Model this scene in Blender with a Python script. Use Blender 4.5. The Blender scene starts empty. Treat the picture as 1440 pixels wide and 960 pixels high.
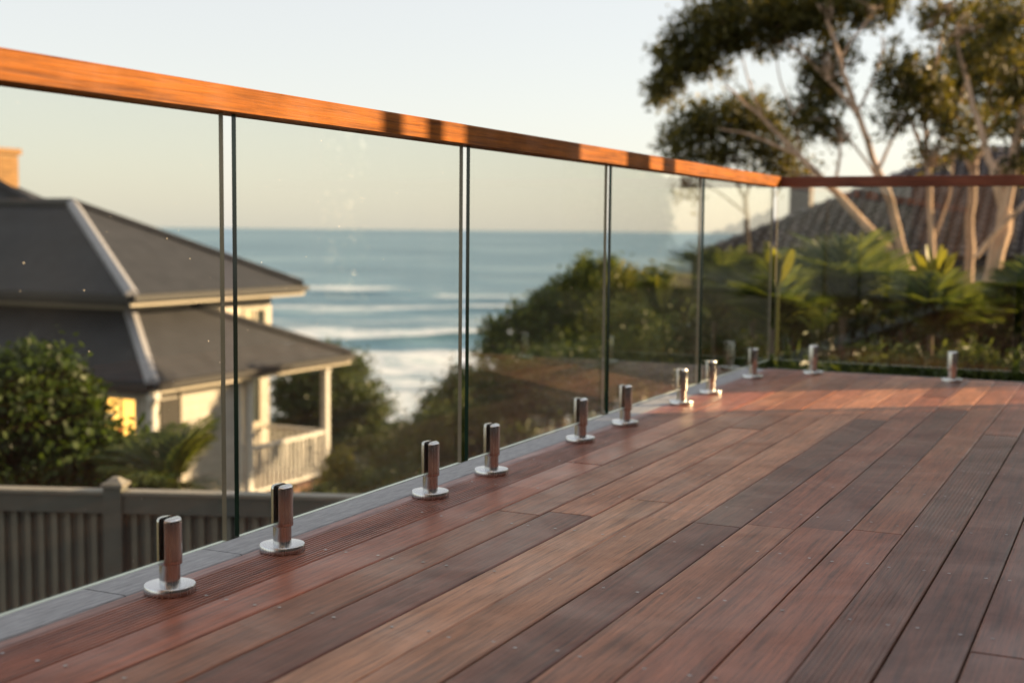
import bpy, math, random
import numpy as np
from mathutils import Vector, Matrix

rng = np.random.default_rng(7)
random.seed(7)
sc = bpy.context.scene
COL = sc.collection

# ------------------------------------------------------------------ camera
CAM_H = 0.75
F_PX, PITCH, ROLL, YAW = 1844.6, 0.08432, -0.00942, 0.44436      # px are for a 1440 x 960 frame
_F = np.array([-math.sin(YAW)*math.cos(PITCH), math.cos(YAW)*math.cos(PITCH), -math.sin(PITCH)])
_R0 = np.array([math.cos(YAW), math.sin(YAW), 0.0])
_U0 = np.cross(_R0, _F)
_R = _R0*math.cos(ROLL) - _U0*math.sin(ROLL)
_U = _U0*math.cos(ROLL) + _R0*math.sin(ROLL)
CAM = np.array([0, 0, CAM_H])
cd = bpy.data.cameras.new('camera')
cam = bpy.data.objects.new('camera', cd)
COL.objects.link(cam)
cam.matrix_world = Matrix(((_R[0], _U[0], -_F[0], 0), (_R[1], _U[1], -_F[1], 0), (_R[2], _U[2], -_F[2], CAM_H), (0, 0, 0, 1)))
cd.sensor_width = 36
cd.lens = F_PX/1440*36
cd.clip_start = 0.05
cd.clip_end = 120000
cd.dof.use_dof = True
cd.dof.focus_distance = 3.25
cd.dof.aperture_fstop = 2.6
sc.camera = cam

# ------------------------------------------------------------------ sky and sun
SUN_AZ, SUN_EL = math.radians(39), math.radians(18)     # azimuth from +X towards +Y
w = bpy.data.worlds.new('World')
sc.world = w
w.use_nodes = True
wn = w.node_tree
sky = wn.nodes.new('ShaderNodeTexSky')
sky.sky_type = 'NISHITA'
sky.sun_disc = False
sky.sun_elevation = SUN_EL
sky.sun_rotation = math.radians(90) - SUN_AZ
sky.altitude = 0
sky.air_density = 1.0
sky.dust_density = 1.0
sky.ozone_density = 1.0
veil = wn.nodes.new('ShaderNodeMix')                       # thin high cloud over the whole sky
veil.data_type = 'RGBA'
veil.inputs['Factor'].default_value = 0.72
veil.inputs['B'].default_value = (3.45, 3.28, 3.08, 1)
wn.links.new(sky.outputs[0], veil.inputs['A'])
wn.links.new(veil.outputs['Result'], wn.nodes['Background'].inputs[0])
wn.nodes['Background'].inputs[1].default_value = 0.09
S = Vector((math.cos(SUN_AZ)*math.cos(SUN_EL), math.sin(SUN_AZ)*math.cos(SUN_EL), math.sin(SUN_EL)))
ld = bpy.data.lights.new('sun', 'SUN')
ld.energy = 5.0
ld.angle = math.radians(0.53)
ld.color = (1.0, 0.70, 0.40)
lo = bpy.data.objects.new('sun', ld)
COL.objects.link(lo)
lo.rotation_euler = (-S).to_track_quat('-Z', 'Y').to_euler()
sc.view_settings.view_transform = 'Standard'
sc.view_settings.look = 'None'
sc.view_settings.gamma = 1
sc.view_settings.use_curve_mapping = False
sc.view_settings.exposure = 1.53
sc.cycles.use_denoising = True
sc.cycles.max_bounces = 10
sc.cycles.transparent_max_bounces = 24
sc.cycles.sample_clamp_indirect = 6

# ------------------------------------------------------------------ pixel helpers: a pixel is a direction, the depth comes from what the thing touches
def ray(x, y):
    return _F + _R*(x-720)/F_PX + _U*(480-y)/F_PX
def W(x, y, Z):
    return CAM + ray(x, y)*Z
def G(x, y, z=0.0):
    d = ray(x, y)
    return CAM + d*((z-CAM_H)/d[2])
def ppm(Z):
    return F_PX/Z

# ------------------------------------------------------------------ materials
def newmat(name):
    m = bpy.data.materials.new(name)
    m.use_nodes = True
    nt = m.node_tree
    b = nt.nodes['Principled BSDF']
    return m, nt, b
def N(nt, kind, **kw):
    n = nt.nodes.new(kind)
    for k, v in kw.items():
        if k.startswith('i_'):
            key = k[2:]
            key = int(key) if key.isdigit() else key
            n.inputs[key].default_value = v
        else:
            setattr(n, k, v)
    return n
def L(nt, a, b):
    nt.links.new(a, b)
def mapped(nt, scale, coord='Object', rand=False):
    tc = N(nt, 'ShaderNodeTexCoord')
    mp = N(nt, 'ShaderNodeMapping')
    mp.inputs['Scale'].default_value = scale
    L(nt, tc.outputs[coord], mp.inputs['Vector'])
    if rand:
        oi = N(nt, 'ShaderNodeObjectInfo')
        mu = N(nt, 'ShaderNodeMath', operation='MULTIPLY', i_1=57.0)
        L(nt, oi.outputs['Random'], mu.inputs[0])
        cb = N(nt, 'ShaderNodeCombineXYZ')
        for k in range(3):
            L(nt, mu.outputs[0], cb.inputs[k])
        L(nt, cb.outputs[0], mp.inputs['Location'])
    return mp.outputs[0]
def ramp(nt, fac, stops):
    r = N(nt, 'ShaderNodeValToRGB')
    e = r.color_ramp.elements
    while len(e) < len(stops):
        e.new(0.5)
    for k, (p, c) in enumerate(stops):
        e[k].position = p
        e[k].color = (*c, 1) if len(c) == 3 else c
    L(nt, fac, r.inputs[0])
    return r.outputs[0]
def mixc(nt, fac, a, b, mode='MIX'):
    m = N(nt, 'ShaderNodeMix', data_type='RGBA', blend_type=mode)
    for s, v in ((m.inputs['Factor'], fac), (m.inputs['A'], a), (m.inputs['B'], b)):
        if hasattr(v, 'is_output'):
            L(nt, v, s)
        elif isinstance(v, (int, float)):
            s.default_value = v
        else:
            s.default_value = (*v, 1)
    return m.outputs['Result']
def noise(nt, vec, scale, detail=4, rough=0.55, dist=0.0):
    n = N(nt, 'ShaderNodeTexNoise')
    n.inputs['Scale'].default_value = scale
    n.inputs['Detail'].default_value = detail
    n.inputs['Roughness'].default_value = rough
    n.inputs['Distortion'].default_value = dist
    L(nt, vec, n.inputs['Vector'])
    return n.outputs['Fac']
def bump(nt, b, h, strength, dist):
    bp = N(nt, 'ShaderNodeBump')
    bp.inputs['Strength'].default_value = strength
    bp.inputs['Distance'].default_value = dist
    L(nt, h, bp.inputs['Height'])
    L(nt, bp.outputs[0], b.inputs['Normal'])

def simple(name, col, rough=0.6, metal=0.0, var=0.25, scale=8.0, bmp=0.0, stretch=(1, 1, 1), spec=0.5, rand=False, rv=0.08):
    m, nt, b = newmat(name)
    v = mapped(nt, stretch, rand=rand)
    f = noise(nt, v, scale, 5)
    c = ramp(nt, f, [(0.25, tuple(x*(1-var) for x in col)), (0.75, tuple(min(1, x*(1+var)) for x in col))])
    if rand:
        oi = N(nt, 'ShaderNodeObjectInfo')
        c = mixc(nt, 1.0, c, ramp(nt, oi.outputs['Random'], [(0, (1-rv,)*3), (1, (1+rv,)*3)]), 'MULTIPLY')
    L(nt, c, b.inputs['Base Color'])
    b.inputs['Roughness'].default_value = rough
    b.inputs['Metallic'].default_value = metal
    b.inputs['Specular IOR Level'].default_value = spec
    if bmp:
        bump(nt, b, f, bmp, 0.01)
    return m

def wood(name, along, tint=None, rough=0.42, grain=1.0, spec=0.4):
    """timber: streaks along one axis, blotches, weathering; tint comes from the piece itself when None"""
    m, nt, b = newmat(name)
    s = [120.0, 120.0, 120.0]
    s['xyz'.index(along)] = 3.4
    v = mapped(nt, tuple(s), rand=True)
    g = noise(nt, v, 1.0, 7, 0.62, 0.35)
    s2 = [14.0, 14.0, 14.0]
    s2['xyz'.index(along)] = 1.1
    v2 = mapped(nt, tuple(s2), rand=True)
    g2 = noise(nt, v2, 1.0, 4, 0.6, 1.4)
    v3 = mapped(nt, (1, 1, 1), rand=True)
    blot = noise(nt, v3, 3.4, 6, 0.6, 0.6)
    fine = noise(nt, v3, 160.0, 3, 0.7)
    if tint is None:
        at = N(nt, 'ShaderNodeAttribute', attribute_type='OBJECT', attribute_name='tint')
        base = at.outputs['Color']
    else:
        rgb = N(nt, 'ShaderNodeRGB')
        rgb.outputs[0].default_value = (*tint, 1)
        base = rgb.outputs[0]
    k1 = ramp(nt, g, [(0.30, (0.40, 0.35, 0.33)), (0.48, (0.95, 0.95, 0.95)), (0.72, (1.42, 1.36, 1.28))])
    c = mixc(nt, 1.0, base, k1, 'MULTIPLY')
    k2 = ramp(nt, g2, [(0.3, (0.66, 0.62, 0.62)), (0.5, (1, 1, 1)), (0.72, (1.25, 1.22, 1.18))])
    c = mixc(nt, 0.9, c, k2, 'MULTIPLY')
    k3 = ramp(nt, blot, [(0.25, (0.74, 0.70, 0.69)), (0.5, (1, 1, 1)), (0.78, (1.28, 1.23, 1.18))])
    c = mixc(nt, 0.9, c, k3, 'MULTIPLY')
    s4 = [420.0, 420.0, 420.0]
    s4['xyz'.index(along)] = 13.0
    g4 = noise(nt, mapped(nt, tuple(s4), rand=True), 1.0, 3, 0.6)
    k4 = ramp(nt, g4, [(0.34, (0.45, 0.40, 0.38)), (0.46, (0.97, 0.97, 0.97)), (0.62, (1.05, 1.05, 1.05)), (0.72, (1.3, 1.26, 1.2))])
    c = mixc(nt, 0.85 if tint is None else 0.35, c, k4, 'MULTIPLY')
    grey = ramp(nt, blot, [(0.48, (0, 0, 0)), (0.75, (0.25, 0.25, 0.25))])
    c = mixc(nt, grey, c, (0.19, 0.105, 0.075))
    sp = ramp(nt, fine, [(0.62, (0, 0, 0)), (0.75, (0.35, 0.35, 0.35))])
    c = mixc(nt, sp, c, (0.08, 0.05, 0.045))
    L(nt, c, b.inputs['Base Color'])
    r = ramp(nt, blot, [(0.3, (rough+0.12,)*3), (0.7, (rough-0.06,)*3)])
    L(nt, r, b.inputs['Roughness'])
    b.inputs['Specular IOR Level'].default_value = spec
    hh = N(nt, 'ShaderNodeMath', operation='ADD')
    L(nt, g, hh.inputs[0])
    L(nt, g2, hh.inputs[1])
    bump(nt, b, hh.outputs[0], 0.30*grain, 0.004)
    return m

M = {}
M['deck'] = wood('deck_timber', 'y', grain=1.0, rough=0.36, spec=0.26)
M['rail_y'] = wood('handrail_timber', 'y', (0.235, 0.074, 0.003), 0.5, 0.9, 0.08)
M['rail_x'] = wood('handrail_timber_shaded', 'x', (0.15, 0.045, 0.022), 0.42, 0.6, 0.25)  # shaded copy of the handrail timber, its shade put into the tint
M['edge'] = simple('grey_edge_board', (0.235, 0.235, 0.25), 0.5, 0, 0.35, 9, 0.35, (14, 2, 14), rand=True)
M['joist'] = simple('joist_timber', (0.10, 0.06, 0.045), 0.8)
M['screw'] = simple('screw_steel', (0.34, 0.33, 0.33), 0.45, 0.7, 0.6, 40)
M['rubber'] = simple('gasket_rubber', (0.006, 0.006, 0.006), 0.7)
M['white'] = simple('white_paint', (0.58, 0.57, 0.55), 0.5, 0, 0.08)
M['cream'] = simple('cream_weatherboard', (0.38, 0.355, 0.315), 0.6, 0, 0.10, 5, rand=True)
M['trim'] = simple('cream_trim', (0.44, 0.40, 0.335), 0.5, 0, 0.08)
M['roofm'] = simple('charcoal_roof_sheet', (0.030, 0.031, 0.037), 0.6, 0, 0.25, 2.5, 0.1, (1, 1, 1), spec=0.25)
_nt = M['roofm'].node_tree
_b = _nt.nodes['Principled BSDF']
_wv = N(_nt, 'ShaderNodeTexWave', bands_direction='Z', wave_profile='SAW')
_wv.inputs['Scale'].default_value = 2.6; _wv.inputs['Distortion'].default_value = 0.25; _wv.inputs['Detail Scale'].default_value = 6.0
L(_nt, mapped(_nt, (1, 1, 1)), _wv.inputs['Vector'])
bump(_nt, _b, _wv.outputs['Fac'], 0.9, 0.03)
M['roofcap'] = simple('roof_ridge_flashing', (0.27, 0.27, 0.30), 0.4, 0.0, 0.15)
M['gutter'] = simple('dark_gutter', (0.016, 0.016, 0.018), 0.55)
M['wglass'] = simple('window_pane', (0.05, 0.06, 0.06), 0.06, 0, 0.2, spec=1.0)
M['curtain'] = simple('curtain', (0.50, 0.45, 0.34), 0.8)
M['dark'] = simple('dark_recess', (0.03, 0.028, 0.025), 0.8)
M['brick'] = simple('chimney_brick', (0.27, 0.145, 0.05), 0.85, 0, 0.3, 6, rand=True)
M['mortar'] = simple('chimney_mortar', (0.36, 0.24, 0.13), 0.9)
M['tile'] = simple('roof_tile', (0.062, 0.046, 0.041), 0.4, 0, 0.35, 4, 0.2, rand=True, rv=0.55)
M['ridge'] = simple('ridge_tile', (0.10, 0.082, 0.078), 0.65, 0, 0.3, 5, rand=True)
M['render'] = simple('grey_render', (0.17, 0.155, 0.15), 0.85, 0, 0.2, 3, 0.2)
M['wwall'] = simple('white_weatherboard', (0.62, 0.58, 0.53), 0.6, 0, 0.1, 5, rand=True)
M['fence'] = simple('grey_fence_paint', (0.092, 0.096, 0.088), 0.6, 0, 0.2, 6, rand=True)
M['batten'] = simple('fence_batten_paint', (0.15, 0.145, 0.122), 0.55, 0, 0.15, 6, rand=True)
M['fencecap'] = simple('fence_cap_paint', (0.20, 0.185, 0.16), 0.5, 0, 0.15)
M['stone'] = simple('shade_wall_render', (0.13, 0.115, 0.105), 0.85, 0, 0.15, 4, 0.2)  # render of the added wall, dark to deepen the glass reflections
M['post'] = simple('brown_timber', (0.16, 0.08, 0.05), 0.6, 0, 0.25, 5, 0.1, (12, 12, 1))
M['bark'] = simple('gum_bark', (0.50, 0.34, 0.23), 0.8, 0, 0.6, 3.0, 0.4, (2, 2, 0.6))
M['bark2'] = simple('brown_bark', (0.12, 0.085, 0.06), 0.85, 0, 0.4, 5, 0.4)
M['flower'] = simple('orange_flower', (0.65, 0.20, 0.06), 0.6)

# brushed steel
m, nt, b = newmat('brushed_steel')
v = mapped(nt, (900, 900, 6), rand=False)
f = noise(nt, v, 1.0, 3)
L(nt, ramp(nt, f, [(0.3, (0.54, 0.54, 0.54)), (0.7, (0.70, 0.70, 0.70))]), b.inputs['Base Color'])
b.inputs['Metallic'].default_value = 1.0
L(nt, ramp(nt, f, [(0.3, (0.19,)*3), (0.7, (0.29,)*3)]), b.inputs['Roughness'])
b.inputs['Anisotropic'].default_value = 0.75
b.inputs['Anisotropic Rotation'].default_value = 0.0
tg = N(nt, 'ShaderNodeTangent', direction_type='RADIAL', axis='Z')
L(nt, tg.outputs[0], b.inputs['Tangent'])
M['steel'] = m

# clear glass: Fresnel from the angle of incidence (same on both sides of the pane), slight green-bronze tint, specks of salt and dust
m, nt, b = newmat('balustrade_glass')
nt.nodes.remove(b)
out = nt.nodes['Material Output']
geo = N(nt, 'ShaderNodeNewGeometry')
dot = N(nt, 'ShaderNodeVectorMath', operation='DOT_PRODUCT')
L(nt, geo.outputs['Incoming'], dot.inputs[0])
L(nt, geo.outputs['Normal'], dot.inputs[1])
ab = N(nt, 'ShaderNodeMath', operation='ABSOLUTE'); L(nt, dot.outputs['Value'], ab.inputs[0])
om = N(nt, 'ShaderNodeMath', operation='SUBTRACT', i_0=1.0); L(nt, ab.outputs[0], om.inputs[1])
p5 = N(nt, 'ShaderNodeMath', operation='POWER', i_1=5.0); L(nt, om.outputs[0], p5.inputs[0])
fr = N(nt, 'ShaderNodeMath', operation='MULTIPLY_ADD', i_1=0.962, i_2=0.038); L(nt, p5.outputs[0], fr.inputs[0])
tr = N(nt, 'ShaderNodeBsdfTransparent'); tr.inputs[0].default_value = (0.955, 0.96, 0.92, 1)
gl = N(nt, 'ShaderNodeBsdfGlossy'); gl.inputs['Roughness'].default_value = 0.004; gl.inputs[0].default_value = (0.95, 0.95, 0.95, 1)
mx = N(nt, 'ShaderNodeMixShader')
L(nt, fr.outputs[0], mx.inputs[0]); L(nt, tr.outputs[0], mx.inputs[1]); L(nt, gl.outputs[0], mx.inputs[2])
tcv = mapped(nt, (1, 1, 1))
vo = N(nt, 'ShaderNodeTexVoronoi'); vo.inputs['Scale'].default_value = 26.0; L(nt, tcv, vo.inputs['Vector'])
sz = N(nt, 'ShaderNodeMath', operation='MULTIPLY', i_1=0.055); L(nt, vo.outputs['Color'], sz.inputs[0])
lt = N(nt, 'ShaderNodeMath', operation='LESS_THAN'); L(nt, vo.outputs['Distance'], lt.inputs[0]); L(nt, sz.outputs[0], lt.inputs[1])
sm = noise(nt, tcv, 3.0, 6, 0.6)
smr = ramp(nt, sm, [(0.45, (0.0004,)*3), (0.8, (0.0035,)*3)])
ad = N(nt, 'ShaderNodeMath', operation='MULTIPLY_ADD', i_1=0.35); L(nt, lt.outputs[0], ad.inputs[0]); L(nt, smr, ad.inputs[2])
df = N(nt, 'ShaderNodeBsdfDiffuse'); df.inputs[0].default_value = (0.75, 0.73, 0.68, 1)
mx2 = N(nt, 'ShaderNodeMixShader')
L(nt, ad.outputs[0], mx2.inputs[0]); L(nt, mx.outputs[0], mx2.inputs[1]); L(nt, df.outputs[0], mx2.inputs[2])
L(nt, mx2.outputs[0], out.inputs['Surface'])
M['glass'] = m
M['gedge_dark'] = simple('glass_edge_green_shaded', (0.004, 0.022, 0.014), 0.12, 0, 0.5, 3)  # shade of the sunless near edges put into the green
M['gedge_tan'] = simple('glass_edge_tan_dim', (0.20, 0.185, 0.14), 0.2, 0, 0.2, 3)  # duller light of the other edges put into the colour
M['gedge_pale'] = simple('glass_edge_pale_lit', (0.62, 0.70, 0.64), 0.3, 0, 0.1, 3)  # bright line along the bottom edge painted as a pale colour

def leafmat(name, dark, light, transl=0.35, rough=0.45):
    m, nt, b = newmat(name)
    out = nt.nodes['Material Output']
    geo = N(nt, 'ShaderNodeNewGeometry')
    v = mapped(nt, (1, 1, 1))
    n1 = noise(nt, v, 1.3, 3)
    mid = tuple((a+c)/2 for a, c in zip(dark, light))
    c = ramp(nt, geo.outputs['Random Per Island'], [(0.0, dark), (0.55, mid), (1.0, light)])
    c = mixc(nt, 0.6, c, ramp(nt, n1, [(0.3, (0.6, 0.65, 0.6)), (0.7, (1.25, 1.15, 1.0))]), 'MULTIPLY')
    L(nt, c, b.inputs['Base Color'])
    b.inputs['Roughness'].default_value = rough
    b.inputs['Specular IOR Level'].default_value = 0.3
    tl = N(nt, 'ShaderNodeBsdfTranslucent')
    c2 = mixc(nt, 1.0, c, (1.5, 1.35, 0.6), 'MULTIPLY')
    L(nt, c2, tl.inputs[0])
    mx = N(nt, 'ShaderNodeMixShader')
    mx.inputs[0].default_value = transl
    L(nt, b.outputs[0], mx.inputs[1]); L(nt, tl.outputs[0], mx.inputs[2])
    L(nt, mx.outputs[0], out.inputs['Surface'])
    return m
M['gum'] = leafmat('gum_leaves', (0.020, 0.030, 0.011), (0.165, 0.145, 0.038), 0.45)
M['hedge'] = leafmat('hedge_leaves', (0.010, 0.022, 0.006), (0.058, 0.10, 0.018), 0.4)
M['broad'] = leafmat('broad_tree_leaves', (0.028, 0.058, 0.014), (0.18, 0.22, 0.045), 0.45)
M['dense'] = leafmat('dense_dark_leaves', (0.022, 0.044, 0.014), (0.10, 0.135, 0.040), 0.35)
M['olive'] = leafmat('olive_scrub_leaves', (0.032, 0.052, 0.015), (0.13, 0.165, 0.042), 0.3)
M['lime'] = leafmat('lime_leaves', (0.09, 0.11, 0.02), (0.28, 0.26, 0.05), 0.4)
M['palm'] = leafmat('palm_leaves', (0.030, 0.055, 0.015), (0.15, 0.185, 0.05), 0.45)
M['paddle'] = leafmat('paddle_leaves', (0.05, 0.075, 0.016), (0.19, 0.20, 0.042), 0.42)

# ------------------------------------------------------------------ mesh helpers
def mesh(name, verts, faces, mats, midx=None, smooth=False):
    me = bpy.data.meshes.new(name)
    if isinstance(verts, np.ndarray) and isinstance(faces, np.ndarray):
        nv, nf, k = len(verts), len(faces), faces.shape[1]
        me.vertices.add(nv); me.vertices.foreach_set('co', verts.astype(np.float32).ravel())
        me.loops.add(nf*k); me.loops.foreach_set('vertex_index', faces.astype(np.int32).ravel())
        me.polygons.add(nf)
        me.polygons.foreach_set('loop_start', np.arange(0, nf*k, k, dtype=np.int32))
        me.update(calc_edges=True); me.validate()
    else:
        me.from_pydata([tuple(map(float, v)) for v in verts], [], [tuple(f) for f in faces])
        me.update()
    for mt in (mats if isinstance(mats, (list, tuple)) else [mats]):
        me.materials.append(mt)
    if midx is not None:
        me.polygons.foreach_set('material_index', np.array(midx, dtype=np.int32))
    if smooth:
        me.polygons.foreach_set('use_smooth', np.ones(len(me.polygons), dtype=bool))
    return me
def obj(name, me, parent=None):
    o = bpy.data.objects.new(name, me)
    COL.objects.link(o)
    if parent is not None:
        o.parent = parent
        o.matrix_parent_inverse = PINV[parent.name]
    PINV[o.name] = Matrix.Identity(4)
    return o
PINV = {}
def thing(name, loc, label, cat, group=None):
    o = bpy.data.objects.new(name, None)
    COL.objects.link(o)
    o.location = [float(x) for x in loc]
    o.empty_display_size = 0.2
    PINV[o.name] = Matrix.Translation(o.location).inverted()
    return tag(o, label, cat, group)
def tag(o, label, cat, group=None, kind=None):
    o['label'] = label; o['category'] = cat
    if group: o['group'] = group
    if kind: o['kind'] = kind
    return o

class MB:
    """collects shapes for ONE mesh"""
    def __init__(s): s.v = []; s.f = []; s.m = []
    def add(s, vs, fs, m=0):
        o = len(s.v); s.v += [tuple(map(float, v)) for v in vs]
        for f in fs: s.f.append(tuple(i+o for i in f)); s.m.append(m)
        return s
    def box(s, lo, hi, m=0):
        x0, y0, z0 = lo; x1, y1, z1 = hi
        return s.add([(x0,y0,z0),(x1,y0,z0),(x1,y1,z0),(x0,y1,z0),(x0,y0,z1),(x1,y0,z1),(x1,y1,z1),(x0,y1,z1)],
                     [(0,3,2,1),(4,5,6,7),(0,1,5,4),(1,2,6,5),(2,3,7,6),(3,0,4,7)], m)
    def extr(s, prof, axis, a, b_, m=0):
        """extrude a closed 2-D profile (list of (u, z)) along x or y"""
        n = len(prof)
        if axis == 'y': vs = [(u, a, z) for u, z in prof]+[(u, b_, z) for u, z in prof]
        else: vs = [(a, u, z) for u, z in prof]+[(b_, u, z) for u, z in prof]
        fs = [(i, (i+1) % n, n+(i+1) % n, n+i) for i in range(n)]+[tuple(range(n))[::-1], tuple(range(n, 2*n))]
        return s.add(vs, fs, m)
    def slab(s, quad, t, m=0):
        """a sheet of thickness t hanging below a planar polygon"""
        q = [np.array(p, float) for p in quad]; n = len(q)
        vs = q+[p-np.array([0, 0, t]) for p in q]
        fs = [tuple(range(n)), tuple(range(2*n-1, n-1, -1))]+[((i+1) % n, i, n+i, n+(i+1) % n) for i in range(n)]
        return s.add(vs, fs, m)
    def tube(s, pts, radii, seg=8, m=0, cap=True):
        pts = [np.array(p, float) for p in pts]
        rings = []
        up = np.array([0.31, 0.2, 0.93])
        for i, p in enumerate(pts):
            d = pts[min(i+1, len(pts)-1)]-pts[max(i-1, 0)]
            d = d/(np.linalg.norm(d)+1e-9)
            a = np.cross(d, up)
            if np.linalg.norm(a) < 0.1: a = np.cross(d, [1, 0, 0])
            a /= np.linalg.norm(a); b_ = np.cross(d, a)
            r = radii[i] if hasattr(radii, '__len__') else radii
            rings.append([p+r*(math.cos(t)*a+math.sin(t)*b_) for t in np.linspace(0, 2*math.pi, seg, endpoint=False)])
        vs = [v for r in rings for v in r]
        fs = [(i*seg+k, i*seg+(k+1) % seg, (i+1)*seg+(k+1) % seg, (i+1)*seg+k) for i in range(len(pts)-1) for k in range(seg)]
        if cap: fs += [tuple(range(seg))[::-1], tuple(range((len(pts)-1)*seg, len(pts)*seg))]
        return s.add(vs, fs, m)
    def lathe(s, prof, seg=40, m=0, c=(0, 0)):
        """prof: list of (r, z) from bottom to top, closed with caps"""
        vs = [(c[0]+r*math.cos(t), c[1]+r*math.sin(t), z) for r, z in prof for t in np.linspace(0, 2*math.pi, seg, endpoint=False)]
        fs = [(i*seg+k, i*seg+(k+1) % seg, (i+1)*seg+(k+1) % seg, (i+1)*seg+k) for i in range(len(prof)-1) for k in range(seg)]
        fs += [tuple(range(seg))[::-1], tuple(range((len(prof)-1)*seg, len(prof)*seg))]
        return s.add(vs, fs, m)
    def obj(s, name, mat, parent=None, smooth=False):
        o = obj(name, mesh(name, s.v, s.f, mat, s.m if isinstance(mat, (list, tuple)) else None), parent)
        if smooth:
            o.data.polygons.foreach_set('use_smooth', np.array([len(p.vertices) == 4 for p in o.data.polygons], dtype=bool))
            o.data.set_sharp_from_angle(angle=math.radians(35))
        return o
def box(name, lo, hi, mat, parent): return MB().box(lo, hi).obj(name, mat, parent)

# ================================================================== GROUND AND SEA
SEA = -25.0
def ground_z(x, y):
    x = np.asarray(x, float); y = np.asarray(y, float)
    s = -x*0.48 + y*0.877                       # downhill axis, towards the sea
    base = -2.75 - 0.105*np.clip(s-7, 0, None) - 0.0003*np.clip(s-30, 0, None)**2
    right = np.clip((x+9)/8, 0, 1)               # the neighbour's plot on the right stays higher
    base = base + right*np.clip(s-7, 0, 40)*0.075
    k = np.clip((x-1.2)/0.5, 0, 1)               # garden level uphill of the deck
    base = np.where(x > 1.2, base*(1-k) + k*(-0.12-0.03*np.clip(y-12, 0, None)), base)
    base = base + 0.12*np.sin(x*0.7)*np.cos(y*0.53)*np.clip(1-k, 0, 1)
    return np.clip(base, SEA-6, None)
gx = np.concatenate([np.linspace(-260, -40, 45), np.linspace(-36, 12, 97), np.linspace(16, 140, 26)])
gy = np.concatenate([np.linspace(-60, -6, 14), np.linspace(-4, 50, 90), np.linspace(54, 260, 52)])
XX, YY = np.meshgrid(gx, gy)
ZZ = ground_z(XX, YY)
gv = np.stack([XX.ravel(), YY.ravel(), ZZ.ravel()], 1)
nx_, ny_ = len(gx), len(gy)
ii = (np.arange(ny_-1)[:, None]*nx_+np.arange(nx_-1)[None]).ravel()
gf = np.stack([ii, ii+1, ii+1+nx_, ii+nx_], 1)
m, nt, b = newmat('ground_soil_and_turf')
v = mapped(nt, (1, 1, 1))
n1 = noise(nt, v, 0.6, 6)
L(nt, ramp(nt, n1, [(0.35, (0.045, 0.05, 0.02)), (0.55, (0.085, 0.075, 0.035)), (0.75, (0.13, 0.095, 0.055))]), b.inputs['Base Color'])
b.inputs['Roughness'].default_value = 0.95
bump(nt, b, noise(nt, v, 9, 5), 0.8, 0.1)
g = obj('ground', mesh('ground', gv, gf, m, smooth=True))
tag(g, 'sloping ground of dark soil and turf below the timber deck', 'ground', kind='structure')

# sea: rings round the camera, swell ridges parallel to the shore, breaking close in
dist = np.concatenate([np.arange(110, 520, 1.6), np.geomspace(524, 90000, 90)])
vdir = math.atan2(_F[1], _F[0])
ang = np.linspace(vdir-0.95, vdir+0.95, 220)
DD, AA = np.meshgrid(dist, ang, indexing='ij')
WX, WY = DD*np.cos(AA), DD*np.sin(AA)
wob = 7*np.sin((AA-vdir)*9+0.7)+4*np.sin((AA-vdir)*23+2.0)+2.0*np.sin((AA-vdir)*51)
def ridge(d0, h, wdt, ph, seglen=0.0):
    dd = DD-d0-wob*(0.6+0.3*math.sin(ph))-4*np.sin((AA-vdir)*14+ph)
    sh = np.where(dd < 0, np.exp(-(dd/(wdt*0.55))**2), np.exp(-(dd/(wdt*1.6))**2))
    amp = 0.62+0.38*np.sin((AA-vdir)*(11+ph)+ph*2.1)
    return h*sh*np.clip(amp, 0.12, 1), dd
Hs = np.zeros_like(DD); foam = np.zeros_like(DD); face = np.zeros_like(DD)
for d0, h, wdt, ph in [(196, 0.8, 6, 0.3), (222, 1.0, 7, 1.9), (256, 1.5, 8, 3.0), (287, 2.6, 8, 0.9), (340, 1.1, 9, 2.4), (405, 2.6, 9, 1.5), (462, 1.0, 10, 0.2), (520, 1.5, 11, 2.9), (640, 1.2, 14, 1.1), (800, 1.1, 18, 2.2), (1000, 1.1, 22, .4)]:
    r_, dd = ridge(d0, h, wdt, ph)
    Hs += r_
    if h > 1.9: face += np.clip(r_/h*1.3-0.35, 0, 1)*(dd < 5)
Hs += 0.10*np.sin(WX*0.21+WY*0.33)+0.08*np.sin(WX*0.47-WY*0.29)
foam += np.clip((282+wob-DD)/12, 0, 1)*0.95
for d0, d1, a in [(294, 350, 0.78), (350, 385, 0.52), (412, 460, 0.62), (470, 515, 0.42), (530, 620, 0.36), (660, 760, 0.30), (820, 960, 0.28)]:
    foam += a*np.clip((DD-d0-wob)/14, 0, 1)*np.clip((d1+wob-DD)/22, 0, 1)
sv = np.stack([WX.ravel(), WY.ravel(), (SEA+Hs).ravel()], 1)
na = len(ang); nd = len(dist)
ii = (np.arange(nd-1)[:, None]*na+np.arange(na-1)[None]).ravel()
sf = np.stack([ii, ii+na, ii+na+1, ii+1], 1)
m, nt, b = newmat('sea_water')
v = mapped(nt, (1, 1, 1))
at = N(nt, 'ShaderNodeAttribute', attribute_name='foam')
fc = N(nt, 'ShaderNodeAttribute', attribute_name='face')
nz = noise(nt, v, 0.07, 8, 0.65, 0.6)
nz2 = noise(nt, v, 0.55, 5, 0.6)
sub = N(nt, 'ShaderNodeMath', operation='SUBTRACT'); L(nt, at.outputs['Fac'], sub.inputs[0]); L(nt, nz, sub.inputs[1])
fm = N(nt, 'ShaderNodeMapRange'); L(nt, sub.outputs[0], fm.inputs[0]); fm.inputs[1].default_value = -0.15; fm.inputs[2].default_value = 0.28
stk = N(nt, 'ShaderNodeAttribute', attribute_name='streak')
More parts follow.
